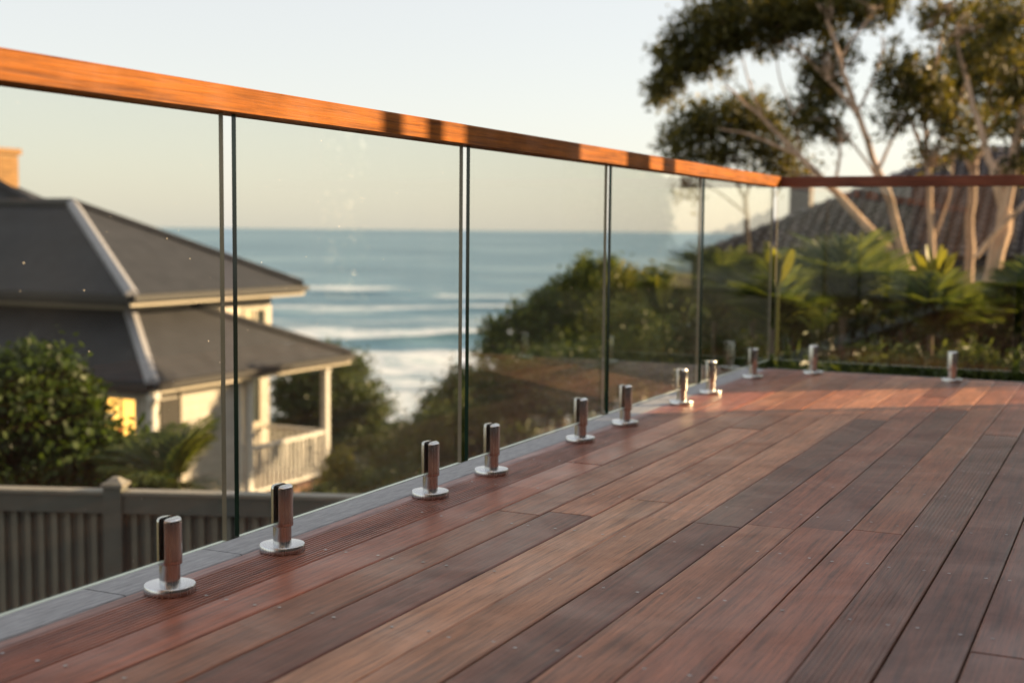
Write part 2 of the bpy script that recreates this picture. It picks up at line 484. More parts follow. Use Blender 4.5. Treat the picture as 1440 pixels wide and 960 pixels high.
wbase = ramp(nt, stk.outputs['Fac'], [(0.2, (0.055, 0.135, 0.215)), (0.55, (0.09, 0.19, 0.285)), (0.85, (0.19, 0.30, 0.38))])
water = mixc(nt, fc.outputs['Fac'], wbase, (0.02, 0.085, 0.11))
fcol = ramp(nt, noise(nt, mapped(nt, (1, 1, 1)), 0.16, 6, 0.65, 1.0), [(0.33, (0.30, 0.40, 0.50)), (0.55, (0.54, 0.60, 0.70)), (0.75, (0.66, 0.70, 0.78))])
L(nt, mixc(nt, fm.outputs[0], water, fcol), b.inputs['Base Color'])
L(nt, ramp(nt, fm.outputs[0], [(0, (0.36,)*3), (1, (0.9,)*3)]), b.inputs['Roughness'])
b.inputs['IOR'].default_value = 1.33
bump(nt, b, nz2, 0.7, 0.35)
me = mesh('sea', sv, sf, m, smooth=True)
def smooth_field(u, v):
    gr = rng.uniform(0, 1, (400, 60)); iu, iv = np.floor(u).astype(int), np.floor(v).astype(int); fu, fv = u-iu, v-iv
    fu = fu*fu*(3-2*fu); fv = fv*fv*(3-2*fv); g_ = lambda a, b_: gr[a % 400, b_ % 60]
    return (g_(iu, iv)*(1-fu)+g_(iu+1, iv)*fu)*(1-fv)+(g_(iu, iv+1)*(1-fu)+g_(iu+1, iv+1)*fu)*fv
lg = np.log(DD/100)
streak = np.clip(0.5*smooth_field(lg*22, (AA-vdir+1)*9)+0.5*smooth_field(lg*55+7, (AA-vdir+1)*16), 0, 1)
foam = np.clip(foam+0.55*np.clip((streak-0.60)/0.18, 0, 1)*np.clip((950-DD)/500, 0, 1)*(DD > 285)-face*0.9-0.5*np.clip((0.42-streak)/0.2, 0, 1)*(DD < 290), 0, 1)
for nm, arr in (('foam', foam), ('face', face), ('streak', streak)):
    a = me.attributes.new(nm, 'FLOAT', 'POINT'); a.data.foreach_set('value', np.clip(arr, 0, 1).astype(np.float32).ravel())
tag(obj('sea', me), 'blue-grey ocean with swell lines and white surf breaking towards the shore', 'ocean', kind='structure')

# ================================================================== DECK
X_END, Y_END, Y_NEAR = 1.62, 7.14, -1.6
dk = MB()
for y in np.arange(Y_NEAR+0.1, Y_END, 0.45):
    dk.box((-1.90, y-0.022, -0.215), (X_END-0.02, y+0.022, -0.0225))
dk.box((-1.94, Y_NEAR, -0.26), (-1.902, Y_END-0.015, -0.0225))
dk.box((-1.90, Y_END-0.055, -0.26), (X_END, Y_END-0.015, -0.0225))
for x in (-1.7, -0.1, 1.4):
    for y in (0.2, 3.6, 6.9):
        dk.box((x-0.05, y-0.05, float(ground_z(x, y))-0.3), (x+0.05, y+0.05, -0.215))
deck = dk.obj('deck', M['joist'])
tag(deck, 'red-brown hardwood deck with mixed smooth and reeded boards', 'deck', kind='structure')
PAL = {'red': (0.235, 0.073, 0.042), 'warm': (0.23, 0.081, 0.046), 'tan': (0.325, 0.143, 0.080), 'lt': (0.40, 0.195, 0.115),
       'dk': (0.125, 0.043, 0.027), 'med': (0.22, 0.083, 0.047), 'gry': (0.24, 0.100, 0.057), 'umb': (0.135, 0.050, 0.031)}
def board(x0, x1, y0, y1, tint, reeded=0.0, name='deck_board', top=0.0, mat=None):
    t, c = 0.022, 0.0025
    if reeded:
        n = 11
        pw = (x1-x0-2*0.006)/n
        pr = [(x0, top-t), (x1, top-t), (x1, top-c), (x1-c, top)]
        x = x1-0.006
        for k in range(n):
            pr += [(x-pw*0.10, top), (x-pw*0.30, top-reeded), (x-pw*0.45, top-reeded), (x-pw*0.65, top)]
            x -= pw
        pr += [(x0+c, top), (x0, top-c)]
    else:
        pr = [(x0, top-t), (x1, top-t), (x1, top-c), (x1-c, top-c*0.25), (x1-2.2*c, top), (x0+2.2*c, top), (x0+c, top-c*0.25), (x0, top-c)]
    o = MB().extr(pr, 'y', y0, y1).obj(name, mat or M['deck'], deck)
    j = rng.uniform(0.88, 1.12)
    o['tint'] = [float(np.clip(q*j*rng.uniform(0.95, 1.05), 0.01, 0.9)) for q in tint]
    return o
PAL = {k_: (c_[0]*0.97, c_[1]*0.87, c_[2]*0.80) for k_, c_ in PAL.items()}
PITCHB = 0.1286
lines = [-1.66+k*PITCHB for k in range(26)]
def yj(px, py): return float(G(px, py)[1])
# colour and butt joints of each row, from the fence inwards: [colour, (y of joint, next colour) ...]; R marks a reeded board
rows = {
 0: [('red', 0), (3.9, 'red', 0)],
 1: [('gry', 0), (yj(690, 716), 'med', 0), (5.6, 'tan', 0)],
 2: [('dk', 0), (yj(805, 722), 'tan', 0), (4.9, 'med', 0)],
 3: [('lt', 0), (yj(880, 700), 'tan', 0), (6.2, 'gry', 0)],
 4: [('tan', 0), (yj(942, 730), 'lt', 0)],
 5: [('dk', 0), (yj(985, 735), 'umb', 0), (5.4, 'tan', 0)],
 6: [('gry', 0), (yj(1065, 738), 'med', 0), (6.3, 'dk', 0)],
 7: [('med', 0), (yj(1140, 742), 'umb', 0), (5.9, 'tan', 0)],
 8: [('med', 0), (yj(1230, 747), 'gry', 0)],
 9: [('umb', 1), (5.2, 'med', 0)],  # umber on these rows also paints in the dimmer light at near right
 10: [('umb', 0), (5.8, 'gry', 0)],
 11: [('umb', 0), (yj(1290, 905), 'umb', 0), (5.0, 'med', 0)],
}
for k in range(25):
    x0, x1 = lines[k]+0.0016, lines[k+1]-0.0016
    if k in rows:
        spec = rows[k]
        cuts = [Y_NEAR]+[s[0] for s in spec[1:]]+[Y_END]
        cols = [(spec[0][0], spec[0][1])]+[(s[1], s[2]) for s in spec[1:]]
    else:
        cuts = [Y_NEAR]; y = Y_NEAR+rng.uniform(1.2, 2.6)
        while y < Y_END-0.5:
            cuts.append(y); y += rng.uniform(1.8, 3.2)
        cuts.append(Y_END)
        cols = [(random.choice(['umb', 'med', 'gry', 'dk', 'tan']), 1 if rng.random() < 0.15 else 0) for _ in cuts[:-1]]
    for (a, b_), (cn, re) in zip(zip(cuts[:-1], cuts[1:]), cols):
        board(x0, x1, a+0.0012, b_-0.0012, PAL[cn], 0.0015 if re else 0.0, top=float(rng.uniform(-0.0008, 0.0008)))
# border board (reeded) under the spigots, thin bead, grey edge boards
yc = yj(595, 712)
for a, b_, re in [(Y_NEAR, 1.05, 1), (1.05, yc, 1), (yc, 5.2, 1), (5.2, Y_END, 0)]:
    board(-1.7985, -1.6616, a+0.001, b_-0.001, PAL['red'] if re else PAL['warm'], 0.0045 if re else 0.0)
for a, b_ in [(Y_NEAR, 2.2), (2.2, 5.0), (5.0, Y_END)]:
    board(-1.838, -1.8005, a, b_-0.001, (0.235, 0.105, 0.085), name='bead_board', top=-0.001)
ce = [Y_NEAR, 0.6, yj(150, 832), yj(315, 775), 3.9, 5.6, Y_END]
for a, b_ in zip(ce[:-1], ce[1:]):
    board(-1.955, -1.8395, a+0.0022, b_-0.0022, (0.2, 0.2, 0.2), name='edge_board', top=-0.0015+float(rng.uniform(-0.001, 0.001)), mat=M['edge'])
board_end = MB().box((-1.83, Y_END+0.001, -0.12), (X_END, Y_END+0.018, 0.001)).obj('end_trim', M['edge'], deck)
# screw heads, two on every board at every joist
sm_ = MB()
allx = [(-1.7985, -1.6616)]+[(lines[k], lines[k+1]) for k in range(25)]
for y in np.arange(Y_NEAR+0.1, Y_END, 0.45):
    for a, b_ in allx:
        for q in (0.2, 0.8):
            if rng.random() < 0.06: continue
            cx, cy = a+(b_-a)*q+rng.normal(0, 0.004), y+rng.normal(0, 0.006)
            vs = [(cx, cy, 0.0013)]+[(cx+0.0042*math.cos(t), cy+0.0042*math.sin(t), 0.0011) for t in np.linspace(0, 2*math.pi, 9)[:-1]]
            sm_.add(vs, [(0, 1+i, 1+(i+1) % 8) for i in range(8)])
so = sm_.obj('screw_heads', M['screw'], deck); so['kind'] = 'stuff'

# ================================================================== GLASS BALUSTRADES
FX, FY = -1.778, 7.0
GT = 0.006
ZB, ZT = 0.0687, 1.004
RZ0, RZ1, RH = 0.994, 1.048, 0.042
def spigot_meshes():
    b_ = MB().lathe([(0.0525, 0.0), (0.0528, 0.002), (0.0528, 0.0145), (0.0515, 0.0165), (0.049, 0.0170)], 48)
    base = mesh('base_plate', b_.v, b_.f, M['steel'])
    body = MB().lathe([(0.0213, 0.016), (0.0213, 0.0590), (0.0252, 0.0592), (0.0256, 0.0602), (0.0256, 0.0680)], 40)
    s0 = 0.0068
    for sg in (1, -1):
        rings = [(0.0685, 0.0256), (0.147, 0.0256), (0.1515, 0.0247), (0.1545, 0.0222), (0.156, 0.0180)]
        n = 20; vs = []
        for z, r in rings:
            a0 = math.acos(min(0.999, s0/r))
            for t in np.linspace(-a0, a0, n):
                vs.append((sg*r*math.cos(t), sg*r*math.sin(t), z))
        fs = []
        for i in range(len(rings)-1):
            for k in range(n):
                k2 = (k+1) % n
                fs.append((i*n+k, i*n+k2, (i+1)*n+k2, (i+1)*n+k))
        fs += [tuple(range(n))[::-1], tuple(range((len(rings)-1)*n, len(rings)*n))]
        body.add(vs, fs)
    bm_ = mesh('spigot', body.v, body.f, M['steel'])
    g_ = MB()
    for sg in (1, -1):
        x0, x1 = sorted((sg*0.0061, sg*0.0067))
        g_.box((x0, -0.0238, 0.0684), (x1, 0.0238, 0.1535))
    gm = mesh('gasket', g_.v, g_.f, M['rubber'])
    for me in (base, bm_):
        me.polygons.foreach_set('use_smooth', np.array([len(p.vertices) == 4 for p in me.polygons], dtype=bool))
        me.set_sharp_from_angle(angle=math.radians(40))
    return base, bm_, gm
SB, SBODY, SG = spigot_meshes()
def spigot(root, x, y, rz):
    Mx = Matrix.Translation((x, y, 0.0005)) @ Matrix.Rotation(rz, 4, 'Z')
    s = obj('spigot', SBODY, root); s.matrix_basis = Mx
    for nm, me in (('base_plate', SB), ('gasket', SG)):
        c = bpy.data.objects.new(nm, me); COL.objects.link(c); c.parent = s
def panel_y(root, y0, y1):
    mb = MB().box((FX-GT, y0, ZB), (FX+GT, y1, ZT))
    # faces: bottom, top, -y, +x, +y, -x
    mb.m = [2, 3, 1, 0, 3, 0]
    mb.obj('glass_panel', [M['glass'], M['gedge_dark'], M['gedge_pale'], M['gedge_tan']], root)
def panel_x(root, x0, x1):
    mb = MB().box((x0, FY-GT, ZB), (x1, FY+GT, ZT))
    mb.m = [2, 3, 0, 3, 0, 3]
    mb.obj('glass_panel', [M['glass'], M['gedge_dark'], M['gedge_pale'], M['gedge_tan']], root)
def railprof(c):
    return [(c-RH, RZ0), (c+RH, RZ0), (c+RH, RZ1-0.004), (c+RH-0.004, RZ1), (c-RH+0.004, RZ1), (c-RH, RZ1-0.004)]
bl = thing('glass_balustrade', (FX, 3.0, 0), 'frameless glass balustrade on the ocean side with sunlit orange timber handrail', 'balustrade')
jt = [-1.5, -0.02, 1.13, 2.303, 3.404, 4.546, 5.698, 6.955]
for a, b_ in zip(jt[:-1], jt[1:]):
    panel_y(bl, a+0.022, b_-0.022 if b_ < 6.8 else b_)
for y in [0.2, 0.9, 1.36, 2.10, 2.495, 3.206, 3.595, 4.312, 4.767, 5.464, 5.896, 6.64]:
    spigot(bl, FX, y, 0)
# handrails, mitred at the corner
def mitred(axis):
    o_, i_ = None, None
    pr = railprof(0)
    vs = []
    for u, z in pr:
        if axis == 'y': vs.append((FX+u, -1.5, z))
        else: vs.append((X_END, FY+u, z))
    for u, z in pr:
        if axis == 'y': vs.append((FX+u, FY-u-0.0006, z))
        else: vs.append((FX-u+0.0006, FY+u, z))
    n = len(pr)
    fs = [(i, (i+1) % n, n+(i+1) % n, n+i) for i in range(n)]+[tuple(range(n))[::-1], tuple(range(n, 2*n))]
    return MB().add(vs, fs)
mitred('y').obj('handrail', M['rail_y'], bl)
br = thing('glass_balustrade', (0, FY, 0), 'frameless glass balustrade across the deck end with shaded dark red handrail', 'balustrade')
for a, b_ in [(-1.762, -0.55), (-0.51, 0.68), (0.72, 1.6)]:
    panel_x(br, a, b_)
for x in (-1.545, -0.835, -0.30, 0.50, 0.95, 1.4):
    spigot(br, x, FY, math.pi/2)
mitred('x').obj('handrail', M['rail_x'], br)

# ================================================================== ADDED UNSEEN WALL AND POSTS (shaped to shade the deck and handrail)
WX0, WX1, WH = 1.80, 2.0, 1.95
def wall(y0, y1, label):
    r = thing('shade_wall', (1.9, (y0+y1)/2, -0.3), label, 'wall')  # unseen wall, sized to shade the deck and fill the glass reflections
    box('wall_body', (WX0, y0, -0.5), (WX1, y1, WH-0.06), M['stone'], r)
    box('coping', (WX0-0.03, y0-0.02, WH-0.0595), (WX1+0.03, y1+0.02, WH), M['render'], r)
wall(-6.0, 7.88, 'unseen rendered wall added beside the deck to shade it')
wall(8.98, 12.4, 'unseen rendered wall added beyond the gap to shade the deck end')
for y0, y1, h, x, lab in [(5.84, 5.90, 3.3, 1.9, 'slim unseen timber post added to shade the handrail, taller of the slim pair'), (6.07, 6.12, 3.1, 1.9, 'slimmest unseen timber post added on the wall to shade the handrail')]:
    r = thing('shade_post', (x, y0, WH), lab, 'post')  # added to throw thin shadow bars on the handrail
    box('shaft', (x-0.03, y0, WH), (x+0.03, y1, h), M['post'], r)
    box('foot', (x-0.05, y0-0.02, WH-0.004), (x+0.05, y1+0.02, WH+0.05), M['gutter'], r)
r = thing('shade_pier', (1.9, 6.5, WH), 'broad unseen rendered pier added on the wall to shade the handrail', 'pier')  # added for the broad shadow on the handrail
box('shaft', (WX0+0.01, 6.34, WH), (WX1-0.01, 7.05, 3.1), M['stone'], r)
box('cap', (WX0-0.03, 6.30, 3.1), (WX1+0.03, 7.09, 3.18), M['render'], r)
for y0, y1, lab in [(7.62, 7.78, 'unseen timber post added at the wall end to shade the handrail'), (8.03, 8.09, 'unseen timber post added in the wall gap to cast a thin shadow')]:
    r = thing('shade_bar_post', (1.9, y0, 0), lab, 'post')  # added posts, placed for shadow bars on rail and deck
    box('shaft', (1.84, y0, WH if y0 < 7.8 else -0.3), (1.96, y1, 3.0), M['post'], r)
    box('cap', (1.82, y0-0.02, 3.0), (1.98, y1+0.02, 3.04), M['post'], r)

# ================================================================== PALING FENCE BELOW THE DECK
ZF = -0.86
A = G(-60, 688, ZF); B = G(640, 704.5, ZF)
dv = (B-A); LEN = float(np.linalg.norm(dv)); dv /= LEN
fang = math.atan2(dv[1], dv[0])
FM = Matrix.Translation(Vector(A)) @ Matrix.Rotation(fang, 4, 'Z')
fr_ = thing('paling_fence', (0, 0, 0), 'grey painted garden fence with upright battens and capped post', 'fence')
fr_.location = Vector((A[0], A[1], float(ground_z(A[0], A[1])))); PINV[fr_.name] = Matrix.Translation(fr_.location).inverted()
def fbox(name, lo, hi, mat, par=fr_):
    o = MB().box(lo, hi).obj(name, mat, par)
    o.matrix_basis = FM
    return o
FZB = -2.1
fbox('panel', (0, 0.012, FZB), (LEN, 0.022, -0.05), M['fence'])
fbox('top_rail', (0, -0.045, -0.115), (LEN, 0.045, -0.002), M['fence'])
fbox('top_cap', (0, -0.055, -0.0015), (LEN, 0.055, 0.02), M['fencecap'])
bat = mesh('batten', *(lambda q: (q.v, q.f))(MB().box((-0.017, -0.014, FZB), (0.017, 0.0115, -0.117))), M['batten'])
k = 0
for x in np.arange(0.03, LEN, 0.083):
    o = obj('batten', bat, fr_); o.matrix_basis = FM @ Matrix.Translation((float(x), 0, 0))
cp = G(180, 684, ZF)
xp0 = float(np.dot(cp-A, dv))
for xp in (xp0-2.35, xp0, xp0+2.35):
    if xp < 0.1 or xp > LEN-0.05: continue
    po = fbox('post', (xp-0.055, -0.062, FZB-0.2), (xp+0.055, 0.062, 0.045), M['fence'])
    q = MB().box((-0.068, -0.072, 0.0455), (0.068, 0.072, 0.066))
    q.add([(-0.06, -0.062, 0.066), (0.06, -0.062, 0.066), (0.06, 0.062, 0.066), (-0.06, 0.062, 0.066), (-0.02, -0.02, 0.10), (0.02, -0.02, 0.10), (0.02, 0.02, 0.10), (-0.02, 0.02, 0.10)],
          [(0, 1, 5, 4), (1, 2, 6, 5), (2, 3, 7, 6), (3, 0, 4, 7), (4, 5, 6, 7)])
    o = bpy.data.objects.new('post_cap', mesh('post_cap', q.v, q.f, M['fencecap'])); COL.objects.link(o)
    o.parent = po
    o.location = (xp, 0, 0)

# ================================================================== NEIGHBOUR'S COTTAGE ON THE LEFT
XE, YE, ZE = -15.4, 17.8, -1.95          # near corner of the verandah eave
FLOOR = -4.62
XL = -30.0
hs = thing('cottage', (-20, 21, float(ground_z(-18, 20))), 'cream weatherboard cottage with charcoal hipped roofs and a corner verandah', 'house')
def lapboards(wall_o, axis, c, a, b_, z0, z1, out, mat, pitch=0.155, holes=()):
    """weatherboards on one wall: axis = run of the boards, c = wall plane, out = outward sign"""
    z = z0
    while z < z1-0.01:
        zt = min(z+pitch, z1)
        spans = [(a, b_)]
        for (h0, h1, hz0, hz1) in holes:
            if zt > hz0 and z < hz1:
                ns = []
                for s0, s1 in spans:
                    if h0 > s0: ns.append((s0, min(s1, h0)))
                    if h1 < s1: ns.append((max(s0, h1), s1))
                spans = [q for q in ns if q[1]-q[0] > 0.02]
        for s0, s1 in spans:
            pr = [(c, z), (c+out*0.028, z), (c+out*0.008, zt), (c, zt)]
            if out < 0: pr = pr[::-1]
            MB().extr(pr, axis, s0, s1).obj('weatherboard', mat, wall_o)
        z += pitch
def window(par, axis, c, out, u0, u1, z0, z1, blind=True, mid=True):
    def bx(name, ua, ub, za, zb, d0, d1, mat, p):
        lo_, hi_ = sorted((c+out*d0, c+out*d1))
        if axis == 'y': return box(name, (lo_, ua, za), (hi_, ub, zb), mat, p)
        return box(name, (ua, lo_, za), (ub, hi_, zb), mat, p)
    fw = 0.07
    mb = MB()
    def add(ua, ub, za, zb):
        lo_, hi_ = sorted((c-out*0.02, c+out*0.05))
        if axis == 'y': mb.box((lo_, ua, za), (hi_, ub, zb))
        else: mb.box((ua, lo_, za), (ub, hi_, zb))
    add(u0, u1, z1-fw, z1); add(u0, u1, z0, z0+fw); add(u0, u0+fw, z0+fw, z1-fw); add(u1-fw, u1, z0+fw, z1-fw)
    if mid: add((u0+u1)/2-0.025, (u0+u1)/2+0.025, z0+fw, z1-fw)
    wn_ = mb.obj('window', M['trim'], par)
    bx('pane', u0+fw, u1-fw, z0+fw, z1-fw, 0.0, 0.012, M['wglass'], wn_)
    if blind: bx('blind', u0+fw+0.02, (u0+u1)/2+0.1, z0+fw+0.01, z1-fw-0.01, 0.0125, 0.016, M['curtain'], wn_)
    bx('sill', u0-0.05, u1+0.05, z0-0.05, z0-0.001, -0.01, 0.10, M['trim'], wn_)
    return wn_
# lower walls
yR0, yR1 = 18.2, 20.75                   # enclosed corner room
XW = -15.75
XV = -17.35                              # wall at the back of the verandah
lw = MB()
lw.box((XL, yR0, FLOOR-0.6), (XW, yR1, ZE+0.02))
lw.box((XL, yR1, FLOOR-0.6), (XV, 23.85, ZE+0.02))
low = lw.obj('wall', M['cream'], hs)
lapboards(low, 'y', XW, yR0+0.12, yR1-0.12, FLOOR-0.5, ZE-0.16, 1, M['cream'], holes=[(18.35, 18.95, -4.3, -2.3)])
lapboards(low, 'y', XV, yR1+0.02, 23.85, FLOOR, ZE-0.16, 1, M['cream'], holes=[(22.75, 23.55, -3.55, -2.35)])
lapboards(low, 'x', yR0, XL, XW-0.12, FLOOR-0.5, ZE-0.16, -1, M['cream'], holes=[(-16.85, -16.05, -3.4, -2.27)])
for lo_, hi_ in [((XW-0.10, yR0-0.035, FLOOR-0.5), (XW+0.035, yR0+0.10, ZE-0.15)), ((XW-0.10, yR1-0.12, FLOOR-0.5), (XW+0.035, yR1+0.012, ZE-0.15))]:
    box('corner_board', lo_, hi_, M['white'], low)
window(hs, 'y', XV, 1, 22.75, 23.55, -3.55, -2.35)
d_ = box('door', (XW-0.02, 18.38, -4.55), (XW+0.03, 18.92, -2.35), M['dark'], hs)
box('door_frame', (XW-0.01, 18.92, -4.55), (XW+0.045, 18.99, -2.28), M['trim'], d_)
# the lit window on the shaded front
fw_ = window(hs, 'x', yR0, -1, -16.85, -16.05, -3.4, -2.27, blind=False)
m, nt, b = newmat('lit_window')
b.inputs['Base Color'].default_value = (0.5, 0.3, 0.1, 1)
b.inputs['Emission Color'].default_value = (1.0, 0.50, 0.10, 1)
b.inputs['Emission Strength'].default_value = 1.1
box('lit_blind', (-16.78, yR0-0.018, -3.33), (-16.12, yR0-0.0125, -2.34), m, fw_)
# verandah
fl = box('verandah_floor', (XV+0.03, yR1+0.013, FLOOR-0.18), (XE-0.22, 24.0, FLOOR), M['post'], hs)
box('verandah_skirt', (XE-0.30, yR1+0.015, FLOOR-0.75), (XE-0.24, 23.98, FLOOR-0.181), M['cream'], hs)
for y in (20.90, 23.62):
    po = box('verandah_post', (XE-0.36, y-0.07, FLOOR+0.001), (XE-0.22, y+0.07, ZE-0.16), M['white'], hs)
    box('post_base', (XE-0.39, y-0.10, FLOOR+0.002), (XE-0.19, y+0.10, FLOOR+0.16), M['white'], po)
    box('post_capital', (XE-0.385, y-0.095, ZE-0.34), (XE-0.195, y+0.095, ZE-0.28), M['white'], po)
box('verandah_beam', (XE-0.37, yR1+0.013, ZE-0.159), (XE-0.21, 24.0, ZE-0.03), M['white'], hs)
def railing(p0, p1, along):
    rl = MB()
    for z0, z1, hw in ((FLOOR+0.98, FLOOR+1.05, 0.045), (FLOOR+0.10, FLOOR+0.16, 0.025)):
        if along == 'y': rl.box((p0[0]-hw, p0[1], z0), (p0[0]+hw, p1[1], z1))
        else: rl.box((p0[0], p0[1]-hw, z0), (p1[0], p0[1]+hw, z1))
    ro = rl.obj('verandah_railing', M['white'], hs)
    bm_ = mesh('baluster', *(lambda q: (q.v, q.f))(MB().box((-0.018, -0.018, FLOOR+0.1605), (0.018, 0.018, FLOOR+0.9795))), M['white'])
    a, b_ = (p0[1], p1[1]) if along == 'y' else (p0[0], p1[0])
    for u in np.arange(a+0.08, b_-0.04, 0.15):
        o = obj('baluster', bm_, ro)
        o.location = (p0[0], float(u), 0) if along == 'y' else (float(u), p0[1], 0)
railing((XE-0.29, 20.97), (XE-0.29, 23.55), 'y')
railing((XV+0.1, 23.62), (XE-0.36, 23.62), 'x')
# lower roof
RT = -0.80; XT = -16.95
lr = MB()
P_ = {'e0': (XE, YE, ZE), 'e1': (XE, 24.15, ZE), 't0': (XT, 19.0, RT), 't1': (XT, 20.75, RT), 'l0': (XL, YE, ZE), 'l1': (XL, 19.0, RT), 'b1': (XT-0.3, 24.15, ZE)}
lr.slab([P_['e0'], P_['e1'], P_['t1'], P_['t0']], 0.05)
lr.slab([P_['l0'], P_['e0'], P_['t0'], P_['l1']], 0.05)
lr.slab([P_['e1'], P_['b1'], P_['t1']], 0.05)
lro = lr.obj('lower_roof', M['roofm'], hs)
def capstrip(a, b_, wd, par, mat=None, lift=0.07):
    a = np.array(a, float); b_ = np.array(b_, float); d = (b_-a)/np.linalg.norm(b_-a)
    s_ = np.cross(d, [0, 0, 1]); s_ /= np.linalg.norm(s_)
    up = np.array([0, 0, 1.0])
    vs = []
    for p in (a, b_):
        vs += [p+s_*wd-up*wd*0.32+up*lift, p+up*lift*1.5, p-s_*wd-up*wd*0.32+up*lift, p-s_*wd-up*(wd*0.32+0.02), p+s_*wd-up*(wd*0.32+0.02)]
    fs = [(0, 1, 6, 5), (1, 2, 7, 6), (2, 3, 8, 7), (3, 4, 9, 8), (4, 0, 5, 9), (4, 3, 2, 1, 0), (5, 6, 7, 8, 9)]
    return MB().add(vs, fs).obj('hip_cap', mat or M['roofcap'], par)
capstrip(P_['t0'], P_['e0'], 0.115, lro)
capstrip(P_['t1'], P_['e1'], 0.10, lro, M['roofm'])
# gutters and fascias
def gutter(a, b_, axis, par):
    if axis == 'y': g_ = box('gutter', (a[0]-0.01, a[1], a[2]-0.125), (a[0]+0.11, b_[1], a[2]-0.012), M['gutter'], par); box('fascia', (a[0]-0.05, a[1]+0.02, a[2]-0.22), (a[0]-0.0105, b_[1], a[2]-0.053), M['trim'], par)
    else: g_ = box('gutter', (a[0], a[1]-0.11, a[2]-0.125), (b_[0], a[1]+0.01, a[2]-0.012), M['gutter'], par); box('fascia', (a[0], a[1]+0.0105, a[2]-0.22), (b_[0]-0.06, a[1]+0.05, a[2]-0.053), M['gutter'], par)
gutter((XE, YE-0.05, ZE), (XE, 24.2, ZE), 'y', lro)
gutter((XL, YE, ZE), (XE-0.012, YE, ZE), 'x', lro)
# soffit
box('soffit', (XV, yR1+0.02, ZE-0.09), (XE-0.06, 24.1, ZE-0.065), M['trim'], lro)
# downpipe at the near corner with its bent head
dp = MB().tube([(XE-0.02, YE+0.10, ZE-0.10), (XE-0.05, YE+0.14, ZE-0.25), (XW+0.06, yR0-0.09, ZE-0.50), (XW+0.06, yR0-0.09, FLOOR-0.4)], 0.055, 10).obj('downpipe', M['white'], hs, smooth=True)
box('rain_head', (XE-0.16, YE+0.02, ZE-0.30), (XE+0.02, YE+0.18, ZE-0.135), M['white'], dp)
# upper storey
UZ = -0.47
up_ = MB().box((XL, 19.0, RT-1.2), (-16.92, 23.38, UZ-0.04)).obj('upper_wall', M['cream'], hs)
lapboards(up_, 'y', -16.92, 19.1, 23.35, RT-1.1, UZ-0.2, 1, M['trim'], holes=[(22.35, 23.15, -1.55, -0.92)])
window(hs, 'y', -16.92, 1, 22.35, 23.15, -1.55, -0.92)
ur = MB()
C0, C1 = (-16.4, 18.45, UZ), (-16.4, 23.85, UZ)
RG = (-20.35, 21.1, 1.24); RGL = (XL, 21.1, 1.24)
ur.slab([C0, C1, RG], 0.05)
ur.slab([(XL, 18.45, UZ), C0, RG, RGL], 0.05)
ur.slab([C1, (XL, 23.85, UZ), RGL, RG], 0.05)
uro = ur.obj('upper_roof', M['roofm'], hs)
capstrip(RG, C0, 0.115, uro)
capstrip(RG, C1, 0.10, uro, M['roofm'])
capstrip(RGL, RG, 0.14, uro, M['gutter'])
gutter((C0[0], C0[1]-0.05, UZ), (C1[0], C1[1]+0.05, UZ), 'y', uro)
gutter((XL, C0[1], UZ), (C0[0]-0.012, C0[1], UZ), 'x', uro)
box('soffit', (XL, 18.52, UZ-0.10), (-16.47, 23.80, UZ-0.075), M['trim'], uro)
# rear roof with higher ridge
rr = MB()
q0, q1, q2 = (-21.3, 21.15, 1.16), (-21.6, 22.6, 1.05), (-24.6, 21.9, 2.25)
rr.slab([q0, q1, q2], 0.05); rr.slab([(XL, 21.15, 1.16), q0, q2, (XL, 21.9, 2.25)], 0.05); rr.slab([q1, (XL, 22.6, 1.05), (XL, 21.9, 2.25), q2], 0.05)
rro = rr.obj('rear_roof', M['roofm'], hs)
capstrip(q2, q0, 0.12, rro, M['roofm'])
# brick chimney
cc = W(-2, 228, 29.5)
cx, cy = float(cc[0]), float(cc[1])
cz0, cz1 = 1.0, float(W(5, 209, 29.5)[2])
hw = 0.30
ch = box('chimney', (cx-hw+0.012, cy-hw+0.012, cz0), (cx+hw-0.012, cy+hw-0.012, cz1), M['mortar'], hs)
bm_ = {}
nr = int((cz1-cz0-0.12)/0.086)
for r_ in range(nr):
    z = cz0+r_*0.086
    for side in range(4):
        off = 0.0 if r_ % 2 else 0.12
        u = -hw
        while u < hw-0.02:
            u1 = min(u+(0.23 if u > -hw or off == 0 else 0.11), hw)
            lo_ = [(u, -hw), (hw-0.10, u), (u, hw-0.10), (-hw, u)][side]
            hi_ = [(u1-0.01, -hw+0.10), (hw, u1-0.01), (u1-0.01, hw), (-hw+0.10, u1-0.01)][side]
            if side in (1, 3): lo_ = (lo_[0], max(lo_[1], -hw+0.101)); hi_ = (hi_[0], min(hi_[1], hw-0.101))
            key = tuple(round(q, 4) for q in (*lo_, *hi_))
            if hi_[0] > lo_[0] and hi_[1] > lo_[1]:
                if key not in bm_: bm_[key] = mesh('brick', *(lambda q: (q.v, q.f))(MB().box((*lo_, 0), (*hi_, 0.076))), M['brick'])
                o = obj('brick', bm_[key], ch); o.location = (cx, cy, z)
            u = u1
box('chimney_cap', (cx-hw-0.05, cy-hw-0.05, cz1-0.14), (cx+hw+0.05, cy+hw+0.05, cz1), M['brick'], ch)

